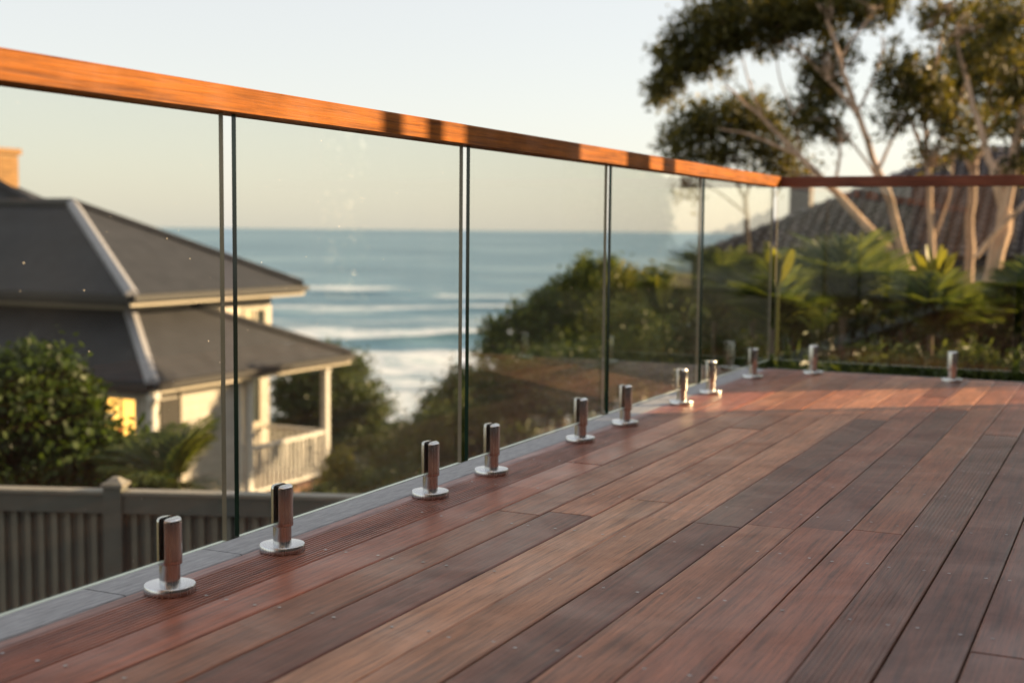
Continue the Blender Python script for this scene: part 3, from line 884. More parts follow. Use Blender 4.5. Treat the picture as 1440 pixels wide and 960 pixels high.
# ================================================================== TILED HOUSE ON THE RIGHT
tip = W(983, 359, 35.6)
TX, TY, TZ = float(tip[0]), float(tip[1]), float(tip[2])
RUN, RISE = 6.1, 3.1
XR = TX+19
th = thing('tiled_house', (TX+8, TY+6, float(ground_z(TX+8, TY+4))), 'low house with dark tiled hip roof and pale walls behind the gum trees', 'house')
gz = float(ground_z(TX+6, TY+1))-0.6
tw = box('wall', (TX+0.6, TY+0.6, gz), (XR-0.6, TY+2*RUN-0.6, TZ-0.12), M['wwall'], th)
lapboards(tw, 'x', TY+0.6, TX+0.7, TX+9.0, TZ-3.2, TZ-0.3, -1, M['wwall'], 0.18, holes=[(TX+2.4, TX+4.4, TZ-2.4, TZ-0.9)])
window(th, 'x', TY+0.6, -1, TX+2.4, TX+4.4, TZ-2.4, TZ-0.9, blind=False)
rb = MB()
pk0, pk1 = (TX+RUN, TY+RUN, TZ+RISE), (XR-RUN, TY+RUN, TZ+RISE)
rb.slab([(TX, TY, TZ), (XR, TY, TZ), pk1, pk0], 0.08)
rb.slab([(TX, TY+2*RUN, TZ), (TX, TY, TZ), pk0], 0.08)
rb.slab([(XR, TY, TZ), (XR, TY+2*RUN, TZ), pk1], 0.08)
rb.slab([(XR, TY+2*RUN, TZ), (TX, TY+2*RUN, TZ), pk0, pk1], 0.08)
tro = rb.obj('roof', M['tile'], th)
sl = math.hypot(RUN, RISE); pitch_a = math.atan2(RISE, RUN)
TWD, TRW = 0.30, 0.335
def tile_profile():
    pr = []
    n = 6
    for i in range(n+1):
        u = i/n
        pr.append((u*TWD, 0.105*math.sin(u*math.pi)**0.8 if u < 1 else 0.0))
    return pr
tv = []; pr = tile_profile()
for yy, lift in ((0.0, 0.075), (TRW+0.05, 0.004)):
    for u, h in pr: tv.append((u, yy, h+lift))
for u, h in pr: tv.append((u, 0.0, -0.0))
n = len(pr)
tf = [(i, i+1, n+i+1, n+i) for i in range(n-1)]+[(2*n+i, 2*n+i+1, i+1, i) for i in range(n-1)]
tile_me = mesh('roof_tile', tv, tf, M['tile'])
RM = Matrix.Translation((TX, TY, TZ+0.002)) @ Matrix.Rotation(pitch_a, 4, 'X')
tiles = []
for r_ in range(int(sl/TRW)):
    ys = r_*TRW
    xin = ys*RUN/sl                     # the hip cuts the row here
    for c_ in range(int((XR-TX)/TWD)):
        xs = c_*TWD
        if xs < xin-0.12 or xs > (XR-TX)-xin-TWD: continue
        q = RM @ Vector((xs, ys, 0))
        d = np.array(q)-CAM
        px = 720+F_PX*np.dot(d, _R)/np.dot(d, _F)
        tiles.append((0 if 960 < px < 1450 else 1, r_, xs, ys))
tiles.sort()
rest = MB()
for i, (_, r_, xs, ys) in enumerate(tiles):
    T_ = RM @ Matrix.Translation((xs, ys-0.02, float(rng.uniform(0, 0.006)))) @ Matrix.Rotation(float(rng.normal(0, 0.008)), 4, 'Z')
    if i < 300:
        o = obj('roof_tile', tile_me, tro); o.matrix_basis = T_
    else:
        rest.add([T_ @ Vector(v_) for v_ in tv], tf)
ro_ = rest.obj('roof_tiles', M['tile'], tro); ro_['kind'] = 'stuff'
def ridge_tiles(a, b_, par, step=0.40):
    a = np.array(a); b_ = np.array(b_); Ln = np.linalg.norm(b_-a); d = (b_-a)/Ln
    zx = Vector(d); xx = zx.cross(Vector((0, 0, 1))).normalized(); yy = xx.cross(zx)
    Rm = Matrix(((xx[0], zx[0], yy[0], 0), (xx[1], zx[1], yy[1], 0), (xx[2], zx[2], yy[2], 0), (0, 0, 0, 1)))
    vs = []; k = 7
    for y_, r0 in ((0, 0.155), (step+0.04, 0.135)):
        for t in np.linspace(0, math.pi, k): vs.append((r0*math.cos(t), y_, 0.75*r0*math.sin(t)))
    fs = [(i+1, i, k+i, k+i+1) for i in range(k-1)]+[tuple(range(k))]
    me = mesh('ridge_tile', vs, fs, M['ridge'])
    for i in range(int(Ln/step)):
        o = obj('ridge_tile', me, par); o.matrix_basis = Matrix.Translation(Vector(a+d*i*step)) @ Rm
ridge_tiles((TX, TY, TZ+0.02), pk0, tro)
ridge_tiles(pk0, (pk0[0]+6, pk0[1], pk0[2]), tro)
box('gutter', (TX-0.05, TY-0.13, TZ-0.16), (XR, TY-0.005, TZ-0.02), M['gutter'], th)
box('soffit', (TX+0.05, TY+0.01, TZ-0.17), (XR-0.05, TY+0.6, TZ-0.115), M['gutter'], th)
cm = W(1126, 320, 38.5)
cz = float(W(1126, 246, 38.5)[2])
c_ = box('chimney', (cm[0]-0.30, cm[1]-0.25, cm[2]-1.2), (cm[0]+0.30, cm[1]+0.25, cz-0.12), M['render'], th)
box('chimney_cap', (cm[0]-0.36, cm[1]-0.31, cz-0.1195), (cm[0]+0.36, cm[1]+0.31, cz), M['render'], c_)
for s_ in (-0.14, 0.14):
    MB().lathe([(0.09, cz), (0.10, cz+0.02), (0.085, cz+0.22)], 12, c=(cm[0]+s_, cm[1])).obj('chimney_pot', M['brick'], c_)

# ================================================================== PLANTS
def rand_rot(n, droop=0.0):
    """unit axis along the leaf and unit side vector"""
    a = rng.normal(size=(n, 3)); a[:, 2] -= droop
    a /= np.linalg.norm(a, axis=1)[:, None]
    s = np.cross(a, rng.normal(size=(n, 3))); s /= np.linalg.norm(s, axis=1)[:, None]
    return a, s
def leaf_mesh(name, pos, ln, wd, mat, droop=0.0, jit=0.35):
    n = len(pos)
    a, s = rand_rot(n, droop)
    l = ln*rng.uniform(1-jit, 1+jit, n)[:, None]; w_ = wd*rng.uniform(1-jit, 1+jit, n)[:, None]
    nrm = np.cross(a, s)
    v = np.stack([pos-a*l*0.5, pos+s*w_*0.5+nrm*w_*0.12-a*l*0.06, pos+a*l*0.5, pos-s*w_*0.5+nrm*w_*0.12-a*l*0.06], 1).reshape(-1, 3)
    f = np.arange(4*n).reshape(n, 4)
    return mesh(name, v, f, mat)
def clump_points(c, rad, n, twigs, sig, shell=0.5):
    """leaves gathered round twig ends that fill an ellipsoid, so that light and gaps show between them"""
    c = np.asarray(c, float); rad = np.asarray(rad, float)
    d = rng.normal(size=(twigs, 3)); d /= np.linalg.norm(d, axis=1)[:, None]
    r = rng.uniform(shell, 1.0, twigs)**0.7 * (1+0.18*rng.normal(size=twigs))
    t = c + d*r[:, None]*rad
    k = rng.integers(0, twigs, n)
    return t[k] + rng.normal(size=(n, 3))*sig
def screen_clump(px, py, rx, ry, Z, n, twigs, sig, dz=None, shell=0.35):
    """an ellipsoid of foliage at depth Z whose half-widths are given in px of the photograph"""
    c = W(px, py, Z); k = Z/F_PX
    rx, ry = rx*k, ry*k
    rd = dz if dz else max(rx, ry)
    pts = clump_points((0, 0, 0), (rx, rd, ry), n, twigs, sig, shell)
    fw = np.array([_F[0], _F[1], 0]); fw /= np.linalg.norm(fw)
    rt_ = np.array([fw[1], -fw[0], 0])
    return c + pts[:, :1]*rt_ + pts[:, 1:2]*fw + pts[:, 2:3]*np.array([0, 0, 1])
def ground_under(p):
    return float(ground_z(p[0], p[1]))

def tree(name, label, cat, paths, clumps, leaf, mats, group=None, droop=0.0):
    """paths: list of (list of (px, py, depth), r0, r1); clumps: (px, py, rx, ry, depth, n)"""
    p0 = W(*paths[0][0][0])
    gz_ = ground_under(p0)
    root = thing(name, (p0[0], p0[1], gz_), label, cat, group)
    mb = MB()
    for i, (pts, r0, r1) in enumerate(paths):
        P = [W(*q) for q in pts]
        if i == 0: P = [np.array([P[0][0]+0.05, P[0][1], gz_-0.1])]+P
        # smooth the path
        Q = []
        for a, b_ in zip(P[:-1], P[1:]):
            for t in (0, 0.25, 0.5, 0.75): Q.append(a*(1-t)+b_*t)
        Q.append(P[-1])
        Q = np.array(Q)
        for _ in range(2): Q[1:-1] = (Q[:-2]+2*Q[1:-1]+Q[2:])/4
        Q[1:-1] += rng.normal(size=(len(Q)-2, 3))*r0*0.12
        mb.tube(Q, list(np.linspace(r0, r1, len(Q))*0.78), 9)
    knots = [W(*q) for pts, _, _ in paths for q in pts[1:]]
    for (px, py, rx, ry, Z, n) in clumps:
        c = W(px, py, Z); k0 = min(knots, key=lambda k_: np.linalg.norm(k_-c))
        for q in screen_clump(px, py, rx*0.9, ry*0.9, Z, 12, 12, 0.02):
            md = (k0*0.45+q*0.55)+rng.normal(size=3)*0.06+np.array([0, 0, 0.05])
            mb.tube([k0, (k0+md)/2+rng.normal(size=3)*0.03, md, q], [0.020, 0.016, 0.011, 0.005], 5)
    mb.obj('trunk', mats[0], root, smooth=True)
    ps = [screen_clump(px, py, rx, ry, Z, int(n*1.0), max(10, n//26), leaf[2]) for (px, py, rx, ry, Z, n) in clumps]
    obj('crown', leaf_mesh('crown', np.concatenate(ps), leaf[0], leaf[1], mats[1], droop), root)
    return root

GUM = (0.14, 0.038, 0.085)
tree('gum_tree', 'forked gum tree with leaning pale trunk and broad dark crown reaching over the corner', 'tree',
     [([(1302, 520, 19), (1292, 430, 19), (1277, 378, 19)], 0.15, 0.12),
      ([(1277, 380, 19), (1243, 343, 19), (1172, 268, 19.2), (1125, 220, 19.4), (1075, 170, 19.6), (1020, 120, 19.8)], 0.105, 0.02),
      ([(1277, 380, 19), (1256, 297, 18.8), (1235, 239, 18.7), (1205, 160, 18.6), (1180, 85, 18.6), (1160, 10, 18.7)], 0.085, 0.03),
      ([(1205, 160, 18.6), (1165, 110, 18.9), (1110, 60, 19.2), (1030, 40, 19.5), (970, 90, 19.8)], 0.045, 0.012),
      ([(1125, 220, 19.4), (1060, 190, 19.6), (1010, 180, 19.8)], 0.035, 0.01),
      ([(1172, 268, 19.2), (1185, 200, 19.3), (1160, 130, 19.4)], 0.035, 0.012),
      ([(1235, 239, 18.7), (1262, 180, 18.5), (1270, 110, 18.4)], 0.035, 0.012),
      ([(1256, 297, 18.8), (1225, 235, 19.0), (1190, 190, 19.2), (1168, 150, 19.3)], 0.032, 0.010),
      ([(1172, 268, 19.2), (1135, 250, 19.0), (1098, 236, 18.9)], 0.028, 0.008),
      ([(1205, 160, 18.6), (1230, 110, 18.5), (1246, 55, 18.4)], 0.030, 0.010),
      ([(1180, 85, 18.6), (1202, 50, 18.4), (1232, 15, 18.3)], 0.028, 0.010),
      ([(1125, 220, 19.4), (1118, 165, 19.3), (1095, 110, 19.2), (1090, 60, 19.2)], 0.028, 0.008),
      ([(1075, 170, 19.6), (1050, 110, 19.6), (1040, 60, 19.5)], 0.024, 0.008)],
     [(932, 122, 20, 34, 19.9, 500), (950, 90, 34, 42, 19.8, 1300), (985, 55, 45, 48, 19.6, 2200), (1035, 28, 55, 46, 19.4, 2600), (1095, 18, 55, 38, 19.2, 2300),
      (1160, 22, 55, 32, 19, 1900), (1225, 8, 45, 28, 18.8, 1200), (1000, 95, 30, 22, 19.6, 350), (1080, 60, 30, 20, 19.3, 350),
      (1150, 118, 42, 45, 19.3, 1300), (1135, 165, 30, 26, 19.3, 520), (1180, 78, 30, 24, 19.1, 380), (1165, 190, 30, 25, 19.4, 300)],
     GUM, (M['bark'], M['gum']), 'gum trees', 0.6)
tree('gum_tree', 'slender upright gum tree with a straight pale trunk before the tiled roof', 'tree',
     [([(1366, 520, 20), (1360, 410, 20), (1364, 327, 20), (1368, 243, 20), (1385, 190, 19.9), (1395, 110, 19.7), (1382, 20, 19.6)], 0.125, 0.04),
      ([(1368, 243, 20), (1345, 200, 19.9), (1330, 150, 19.8)], 0.05, 0.015),
      ([(1385, 190, 19.9), (1420, 130, 19.8), (1440, 80, 19.7)], 0.045, 0.015)],
     [(1370, 90, 55, 55, 19.8, 1500), (1420, 70, 50, 60, 19.7, 1700), (1335, 140, 40, 40, 19.8, 700), (1395, 20, 60, 35, 19.6, 1000), (1425, 150, 40, 45, 19.8, 900)],
     GUM, (M['bark'], M['gum']), 'gum trees', 0.6)
tree('gum_tree', 'thin gum tree with reddish twisting stem between the pale trunks', 'tree',
     [([(1318, 500, 18.5), (1310, 343, 18.5), (1306, 235, 18.5), (1299, 170, 18.5), (1316, 90, 18.4), (1335, 5, 18.3)], 0.075, 0.025),
      ([(1306, 235, 18.5), (1280, 165, 18.6), (1250, 110, 18.7), (1240, 50, 18.8)], 0.04, 0.012),
      ([(1299, 170, 18.5), (1270, 120, 18.4)], 0.03, 0.01),
      ([(1306, 235, 18.5), (1322, 190, 18.4), (1348, 155, 18.3), (1358, 110, 18.3)], 0.03, 0.01),
      ([(1310, 343, 18.5), (1335, 280, 18.5), (1342, 215, 18.4)], 0.03, 0.012)],
     [(1275, 112, 45, 42, 18.5, 1200), (1310, 135, 45, 45, 18.4, 1100), (1350, 185, 45, 35, 18.3, 700), (1325, 30, 45, 35, 18.3, 700), (1255, 170, 28, 26, 18.6, 280), (1310, 215, 35, 18, 18.5, 200)],
     GUM, (M['bark'], M['gum']), 'gum trees', 0.6)
tree('gum_tree', 'stout gum tree with thick forked trunk and a dark diagonal limb', 'tree',
     [([(1383, 530, 17), (1392, 410, 17), (1414, 297, 17)], 0.16, 0.13),
      ([(1414, 300, 17), (1398, 240, 17), (1387, 212, 17), (1362, 130, 17), (1345, 50, 17)], 0.085, 0.03),
      ([(1412, 300, 17), (1428, 195, 17), (1455, 120, 17), (1470, 30, 17)], 0.10, 0.04),
      ([(1372, 362, 16.8), (1405, 320, 16.8), (1452, 278, 16.7), (1490, 230, 16.7)], 0.045, 0.03)],
     [(1425, 100, 60, 50, 17.2, 1100), (1450, 180, 45, 50, 17, 900), (1440, 20, 60, 40, 17, 900), (1430, 235, 35, 20, 17, 200), (1360, 60, 35, 40, 17, 350)],
     GUM, (M['bark'], M['gum']), 'gum trees', 0.6)
tree('small_gum_tree', 'small rounded gum tree with dark stem above the corner of the handrails', 'tree',
     [([(1055, 430, 25), (1050, 330, 25), (1048, 275, 25)], 0.08, 0.06),
      ([(1048, 280, 25), (1020, 225, 25), (985, 190, 25)], 0.05, 0.015),
      ([(1048, 280, 25), (1065, 215, 25), (1050, 165, 25)], 0.05, 0.015),
      ([(1048, 300, 25), (1005, 265, 25), (960, 245, 25)], 0.03, 0.01)],
     [(962, 205, 32, 40, 25, 1100), (1000, 172, 42, 32, 25, 1400), (1052, 162, 40, 28, 25, 1300), (1085, 200, 32, 42, 25, 1200), (1005, 215, 30, 22, 25, 450), (1110, 235, 40, 24, 25, 500), (965, 262, 14, 16, 25, 130), (1040, 225, 26, 18, 25, 200)],
     (0.15, 0.05, 0.14), (M['bark2'], M['gum']), 'gum trees', 0.5)

def shrub(name, label, blobs, leaf, mat, cat='shrub', group=None, stems=5, shell=0.45, extra=None):
    """blobs: (px, py, rx, ry, depth, n)"""
    c = W(blobs[0][0], blobs[0][1], blobs[0][4])
    gz_ = ground_under(c)
    root = thing(name, (c[0], c[1], gz_), label, cat, group)
    mb = MB()
    for (px, py, rx, ry, Z, n) in blobs:
        e = W(px, py, Z)
        for s_ in range(max(1, stems//len(blobs))):
            o_ = rng.normal(size=3)*[0.25, 0.25, 0.2]*min(1.5, rx*Z/F_PX)
            mid = (np.array([c[0], c[1], gz_])+e)/2+o_*0.5
            mb.tube([(c[0]+o_[0]*0.3, c[1]+o_[1]*0.3, gz_-0.1), mid, e+o_], [0.05, 0.04, 0.012], 6)
    mb.obj('stems', M['bark2'], root, smooth=True)
    ps = [screen_clump(px, py, rx, ry, Z, n, max(8, n//40), leaf[2], shell=shell) for (px, py, rx, ry, Z, n) in blobs]
    obj('foliage', leaf_mesh('foliage', np.concatenate(ps), leaf[0], leaf[1], mat), root)
    return root
# left foreground hedge and its neighbours
shrub('hedge_bush', 'big round leafy green bush behind the grey fence',
      [(40, 600, 105, 85, 10.8, 9000), (-20, 570, 80, 80, 10.9, 4000), (85, 618, 66, 66, 10.6, 4800), (50, 545, 60, 45, 10.8, 3500), (0, 670, 140, 60, 10.6, 5000), (120, 670, 80, 55, 10.4, 3500)], (0.075, 0.045, 0.07), M['hedge'])
fl_ = shrub('flowering_shrub', 'brownish flowering shrub between the round bush and the cycad',
      [(165, 655, 42, 40, 10.9, 2200), (190, 680, 40, 40, 10.7, 1800), (150, 690, 60, 40, 10.5, 1500)], (0.06, 0.03, 0.07), M['olive'])
fp = screen_clump(170, 640, 40, 42, 10.7, 70, 14, 0.05)
obj('flowers', leaf_mesh('flowers', fp, 0.035, 0.03, M['flower']), fl_)
# trees and scrub towards the sea
tree('coastal_tree', 'dark rounded coastal tree standing behind the cottage verandah', 'tree',
     [([(470, 700, 44), (475, 620, 44), (480, 560, 44)], 0.25, 0.15), ([(480, 570, 44), (440, 530, 44)], 0.12, 0.04), ([(480, 570, 44), (520, 560, 44)], 0.12, 0.04)],
     [(470, 560, 62, 55, 44, 9000), (420, 575, 45, 60, 44, 5000), (515, 590, 32, 45, 44, 3500), (450, 640, 70, 50, 44, 5000), (500, 650, 50, 45, 43, 4000), (490, 525, 30, 25, 44, 1500)],
     (0.17, 0.09, 0.2), (M['bark2'], M['dense']), 'coastal trees')
tree('coastal_tree', 'small dark tree tip showing above the verandah roof end', 'tree',
     [([(470, 620, 60), (466, 520, 60)], 0.12, 0.05)], [(466, 490, 9, 10, 60, 350), (468, 515, 20, 18, 60, 700), (470, 560, 35, 40, 60, 1200)],
     (0.2, 0.1, 0.15), (M['bark2'], M['dense']), 'coastal trees')
shrub('lime_shrub', 'yellow-green round shrub beside the verandah steps', [(474, 662, 20, 26, 24, 1600), (485, 680, 18, 20, 24, 900)], (0.10, 0.06, 0.07), M['lime'])
shrub('hillside_scrub', 'dark olive scrub low on the slope above the surf', [(600, 630, 55, 50, 36, 5000), (560, 665, 50, 40, 34, 4000), (625, 590, 35, 40, 37, 3500)], (0.12, 0.07, 0.16), M['olive'], group='hillside scrub')
shrub('hillside_scrub', 'taller brown-green scrub on the slope below the broad tree', [(660, 560, 50, 50, 33, 6000), (640, 620, 60, 50, 30, 5000), (700, 590, 60, 50, 30, 5000)], (0.12, 0.06, 0.15), M['olive'], group='hillside scrub')
shrub('hillside_scrub', 'dark scrub at the foot of the slope under the glass', [(520, 700, 60, 35, 24, 4000), (590, 690, 70, 30, 23, 4000), (440, 715, 50, 25, 20, 2500)], (0.09, 0.05, 0.12), M['dense'], group='hillside scrub')
tree('broad_tree', 'broad spreading green tree in front of the sea', 'tree',
     [([(790, 620, 27), (785, 520, 27), (790, 450, 27)], 0.18, 0.12), ([(790, 460, 27), (740, 440, 27), (700, 470, 27)], 0.08, 0.02), ([(790, 460, 27), (835, 410, 27)], 0.09, 0.03), ([(785, 500, 27), (730, 490, 27), (690, 490, 27)], 0.06, 0.015)],
     [(838, 400, 34, 30, 27, 2200), (822, 375, 14, 12, 27, 350), (858, 382, 14, 14, 27, 350), (790, 405, 14, 16, 27, 300), (765, 425, 14, 12, 27, 260), (728, 445, 16, 14, 27, 260), (800, 430, 42, 30, 27, 2600), (755, 455, 36, 26, 27, 1800), (715, 482, 32, 20, 27, 1200), (690, 495, 20, 10, 27, 300), (790, 480, 70, 35, 27, 4500), (850, 450, 50, 50, 27, 4000),
      (688, 462, 12, 14, 27, 220), (705, 455, 12, 8, 27, 120)],
     (0.13, 0.06, 0.11), (M['bark2'], M['broad']), 'coastal trees')
shrub('understorey_shrub', 'dark dense shrub under the broad tree', [(780, 540, 90, 50, 24, 7000), (870, 530, 80, 55, 22, 6500), (720, 550, 60, 40, 24, 3500)], (0.10, 0.055, 0.13), M['dense'])
shrub('golden_shrub', 'golden-tipped shrub beside the broad tree', [(890, 405, 40, 26, 23, 2200), (880, 450, 45, 40, 23, 3000), (925, 430, 35, 40, 23, 2000)], (0.10, 0.055, 0.09), M['lime'])
shrub('grey_shrub', 'grey-brown twiggy shrub in the middle of the garden', [(905, 470, 45, 45, 19, 3200), (940, 500, 45, 40, 18, 2600), (880, 520, 50, 40, 18.5, 2500)], (0.08, 0.03, 0.10), M['olive'])
shrub('understorey_shrub', 'dark shrub behind the corner of the glass', [(1010, 480, 60, 45, 14, 4500), (1070, 470, 50, 50, 14, 4000), (960, 520, 60, 35, 15, 3500)], (0.08, 0.04, 0.08), M['dense'])
shrub('understorey_shrub', 'dark shrub filling the ground under the feathery palm', [(1150, 470, 80, 40, 12.5, 6000), (1230, 480, 70, 40, 12.5, 5000), (1100, 500, 70, 30, 12, 3500)], (0.075, 0.035, 0.08), M['dense'])
shrub('understorey_shrub', 'dark shrub at the foot of the stout gum tree', [(1330, 470, 70, 40, 13, 5000), (1410, 475, 70, 40, 13, 5000), (1480, 460, 60, 45, 13, 2500), (1280, 500, 60, 28, 12.5, 2500)], (0.075, 0.035, 0.08), M['dense'])

def frond_mesh(length, n_leaf, leaf_len, leaf_w, droop, mat, name='frond', vshape=0.5):
    """a feather frond growing along +X from the origin, arching down"""
    mb = MB()
    ts = np.linspace(0, 1, 9)
    def spine(t): return np.array([length*t*(1-0.12*t), 0, length*(0.42*t-droop*t*t)])
    mb.tube([spine(t) for t in ts], list(np.linspace(0.014, 0.004, 9)*max(1, length)), 5)
    for t in np.linspace(0.14, 0.99, n_leaf):
        p = spine(t); d = spine(min(1, t+0.02))-spine(t-0.02); d /= np.linalg.norm(d)
        ll = leaf_len*(0.45+1.1*math.sin(math.pi*min(0.97, t*0.85+0.12)))*rng.uniform(0.85, 1.12)
        for sg in (1, -1):
            out = np.array([0, sg, 0])*0.85+d*0.62+np.array([0, 0, vshape*0.5])
            out /= np.linalg.norm(out)
            wv = np.cross(out, [0, 0, 1]); wv /= np.linalg.norm(wv)
            mid = p+out*ll*0.5+np.array([0, 0, -0.03*ll]); tip_ = p+out*ll+np.array([0, 0, -0.28*ll])
            mb.add([p-wv*leaf_w*0.3, mid-wv*leaf_w*0.5, tip_, mid+wv*leaf_w*0.5, p+wv*leaf_w*0.3], [(0, 1, 3, 4), (1, 2, 3)])
    return mesh(name, mb.v, mb.f, mat)
def palm(name, label, px, py, Z, nfr, flen, mat, trunk_r=0.10, leaf=(0.35, 0.035), nleaf=34, droop=0.55, elev=(0.0, 1.1), base_z=None, group=None):
    c = W(px, py, Z)
    gz_ = ground_under(c) if base_z is None else base_z
    root = thing(name, (c[0], c[1], gz_), label, 'palm', group)
    MB().tube([(c[0], c[1], gz_-0.1), (c[0]+0.03, c[1], (gz_+c[2])/2), (c[0], c[1], c[2])], [trunk_r*1.2, trunk_r*0.9, trunk_r*0.75], 12).obj('trunk', M['bark2'], root, smooth=True)
    mes = [frond_mesh(flen*q, nleaf, leaf[0]*flen, leaf[1], droop, mat) for q in (0.85, 1.0, 1.12)]
    for i in range(nfr):
        az = i*2.399+rng.uniform(-0.25, 0.25); el = elev[0]+(elev[1]-elev[0])*((i*0.618) % 1)
        o = obj('frond', mes[i % 3], root)
        o.matrix_basis = Matrix.Translation(Vector(c)) @ Matrix.Rotation(az, 4, 'Z') @ Matrix.Rotation(-el, 4, 'Y') @ Matrix.Rotation(float(rng.uniform(-0.3, 0.3)), 4, 'X')
    return root
palm('cycad', 'low spreading cycad behind the fence in front of the cottage', 242, 690, 10.2, 26, 0.66, M['palm'], 0.08, (0.26, 0.013), 24, 0.42, (0.05, 1.15))
palm('palm', 'feathery palm with arching fronds behind the far glass panel', 1185, 446, 11.5, 18, 0.72, M['palm'], 0.04, (0.52, 0.024), 18, 0.42, (0.45, 1.4), group='garden palms')
palm('palm', 'bright feathery palm seen through the corner glass', 1005, 452, 13, 15, 0.72, M['palm'], 0.04, (0.50, 0.025), 18, 0.42, (0.45, 1.4), group='garden palms')
palm('palm', 'dark palm beside the forked gum tree trunk', 1268, 466, 12, 14, 0.55, M['palm'], 0.04, (0.50, 0.024), 17, 0.42, (0.4, 1.4), group='garden palms')
palm('palm', 'dark palm spreading beside the stout gum tree', 1428, 468, 12.5, 14, 0.55, M['palm'], 0.04, (0.50, 0.024), 17, 0.42, (0.4, 1.4), group='garden palms')
palm('palm', 'pale upright palm between the golden shrub and the corner glass', 952, 470, 15, 12, 0.85, M['palm'], 0.06, (0.34, 0.035), 30, 0.32, (0.5, 1.35), group='garden palms')

def paddle_plant(name, label, px, py, Z, n, ln, wd, mat, spread=0.45, toward=None):
    c = W(px, py, Z); gz_ = ground_under(c)
    root = thing(name, (c[0], c[1], gz_), label, 'plant')
    for i in range(n):
        L_ = ln*rng.uniform(0.75, 1.1); az = i*2.4+rng.uniform(-0.3, 0.3); tl = rng.uniform(0.1, spread)
        mb = MB(); k = 9
        st = max(0.2, c[2]-gz_)
        base = np.array([c[0], c[1], gz_])
        out = np.array([math.cos(az), math.sin(az), 0])
        def sp(t): return base+np.array([0, 0, st])+out*(L_*0.15*t+tl*L_*t*t)+np.array([0, 0, L_*(t-0.25*tl*t*t*2)])
        mb.tube([base-np.array([0, 0, 0.1]), base+np.array([0, 0, st*0.5]), sp(0), sp(0.2)], [0.014, 0.012, 0.010, 0.008], 6, m=0)
        side = np.cross(out, [0, 0, 1])
        side = side*math.cos(0.5*i)+out*math.sin(0.5*i)*0.5
        side /= np.linalg.norm(side)
        vs = []
        for t in np.linspace(0.12, 1, k):
            w_ = wd*math.sin(math.pi*min(0.985, (t-0.10)*1.05))**0.6
            p = sp(t); fold = np.cross(side, sp(min(1, t+0.02))-sp(t-0.02)); fold /= np.linalg.norm(fold)
            vs += [p+side*w_*0.5+fold*w_*0.16, p, p-side*w_*0.5+fold*w_*0.16]
        fs = []
        for j in range(k-1):
            fs += [(3*j, 3*j+1, 3*j+4, 3*j+3), (3*j+1, 3*j+2, 3*j+5, 3*j+4)]
        mb.add(vs, fs, 1)
        mb.obj('leaf', [mat, mat], root, smooth=False)
    return root
paddle_plant('paddle_plant', 'sunlit yellow broad-leaved plant behind the corner of the balustrades', 1094, 405, 9.4, 8, 0.33, 0.12, M['paddle'], 0.4)
paddle_plant('strap_plant', 'upright strap-leaved plant before the forked gum tree', 1312, 436, 10.9, 12, 0.58, 0.085, M['paddle'], 0.28)
paddle_plant('strap_plant', 'tall narrow leaved plant rising in front of the sea', 932, 440, 12.5, 4, 0.46, 0.09, M['paddle'], 0.25)

# unseen hedge added behind the wall gap to darken the glass reflections
hr = thing('added_dark_hedge', (7.6, 13.0, -0.2), 'long dark green hedge added out of view to darken the glass reflections', 'hedge')
mb = MB()
for t in np.linspace(0, 1, 16):
    mb.tube([(6.2+5*t, 15.5-6*t, -0.4), (6.2+5*t, 15.5-6*t, 0.9)], [0.05, 0.02], 6)
mb.obj('stems', M['bark2'], hr)
t = rng.uniform(0, 1, 24000)
hp = np.stack([6.2+5*t+rng.uniform(-0.35, 0.35, 24000), 15.5-6*t+rng.uniform(-0.35, 0.35, 24000), rng.uniform(-0.1, 2.15, 24000)+0.1*np.sin(t*40)], 1)
obj('foliage', leaf_mesh('foliage', hp, 0.12, 0.07, M['dense']), hr)

h2 = thing('added_long_hedge', (8, 26, -0.5), 'tall hedge added out of view to darken reflections in the far glass panels', 'hedge')  # second unseen hedge, added to dim what the far panels reflect
mb = MB()
for t in np.linspace(0, 1, 24):
    gx_, gy_ = 6.6+3.2*t, 16.5+22*t
    mb.tube([(gx_, gy_, float(ground_z(gx_, gy_))-0.1), (gx_, gy_, 1.5)], [0.06, 0.02], 6)
mb.obj('stems', M['bark2'], h2)
nh = 26000
t = rng.uniform(0, 1, nh)
hx, hy = 6.6+3.2*t+rng.uniform(-0.45, 0.45, nh), 16.5+22*t+rng.uniform(-0.45, 0.45, nh)
z0_ = ground_z(hx, hy)
hp = np.stack([hx, hy, z0_+(2.45+0.25*np.sin(t*31)+0.15*np.sin(t*77)-z0_)*rng.uniform(0, 1, nh)], 1)
obj('foliage', leaf_mesh('foliage', hp, 0.20, 0.11, M['dense']), h2)

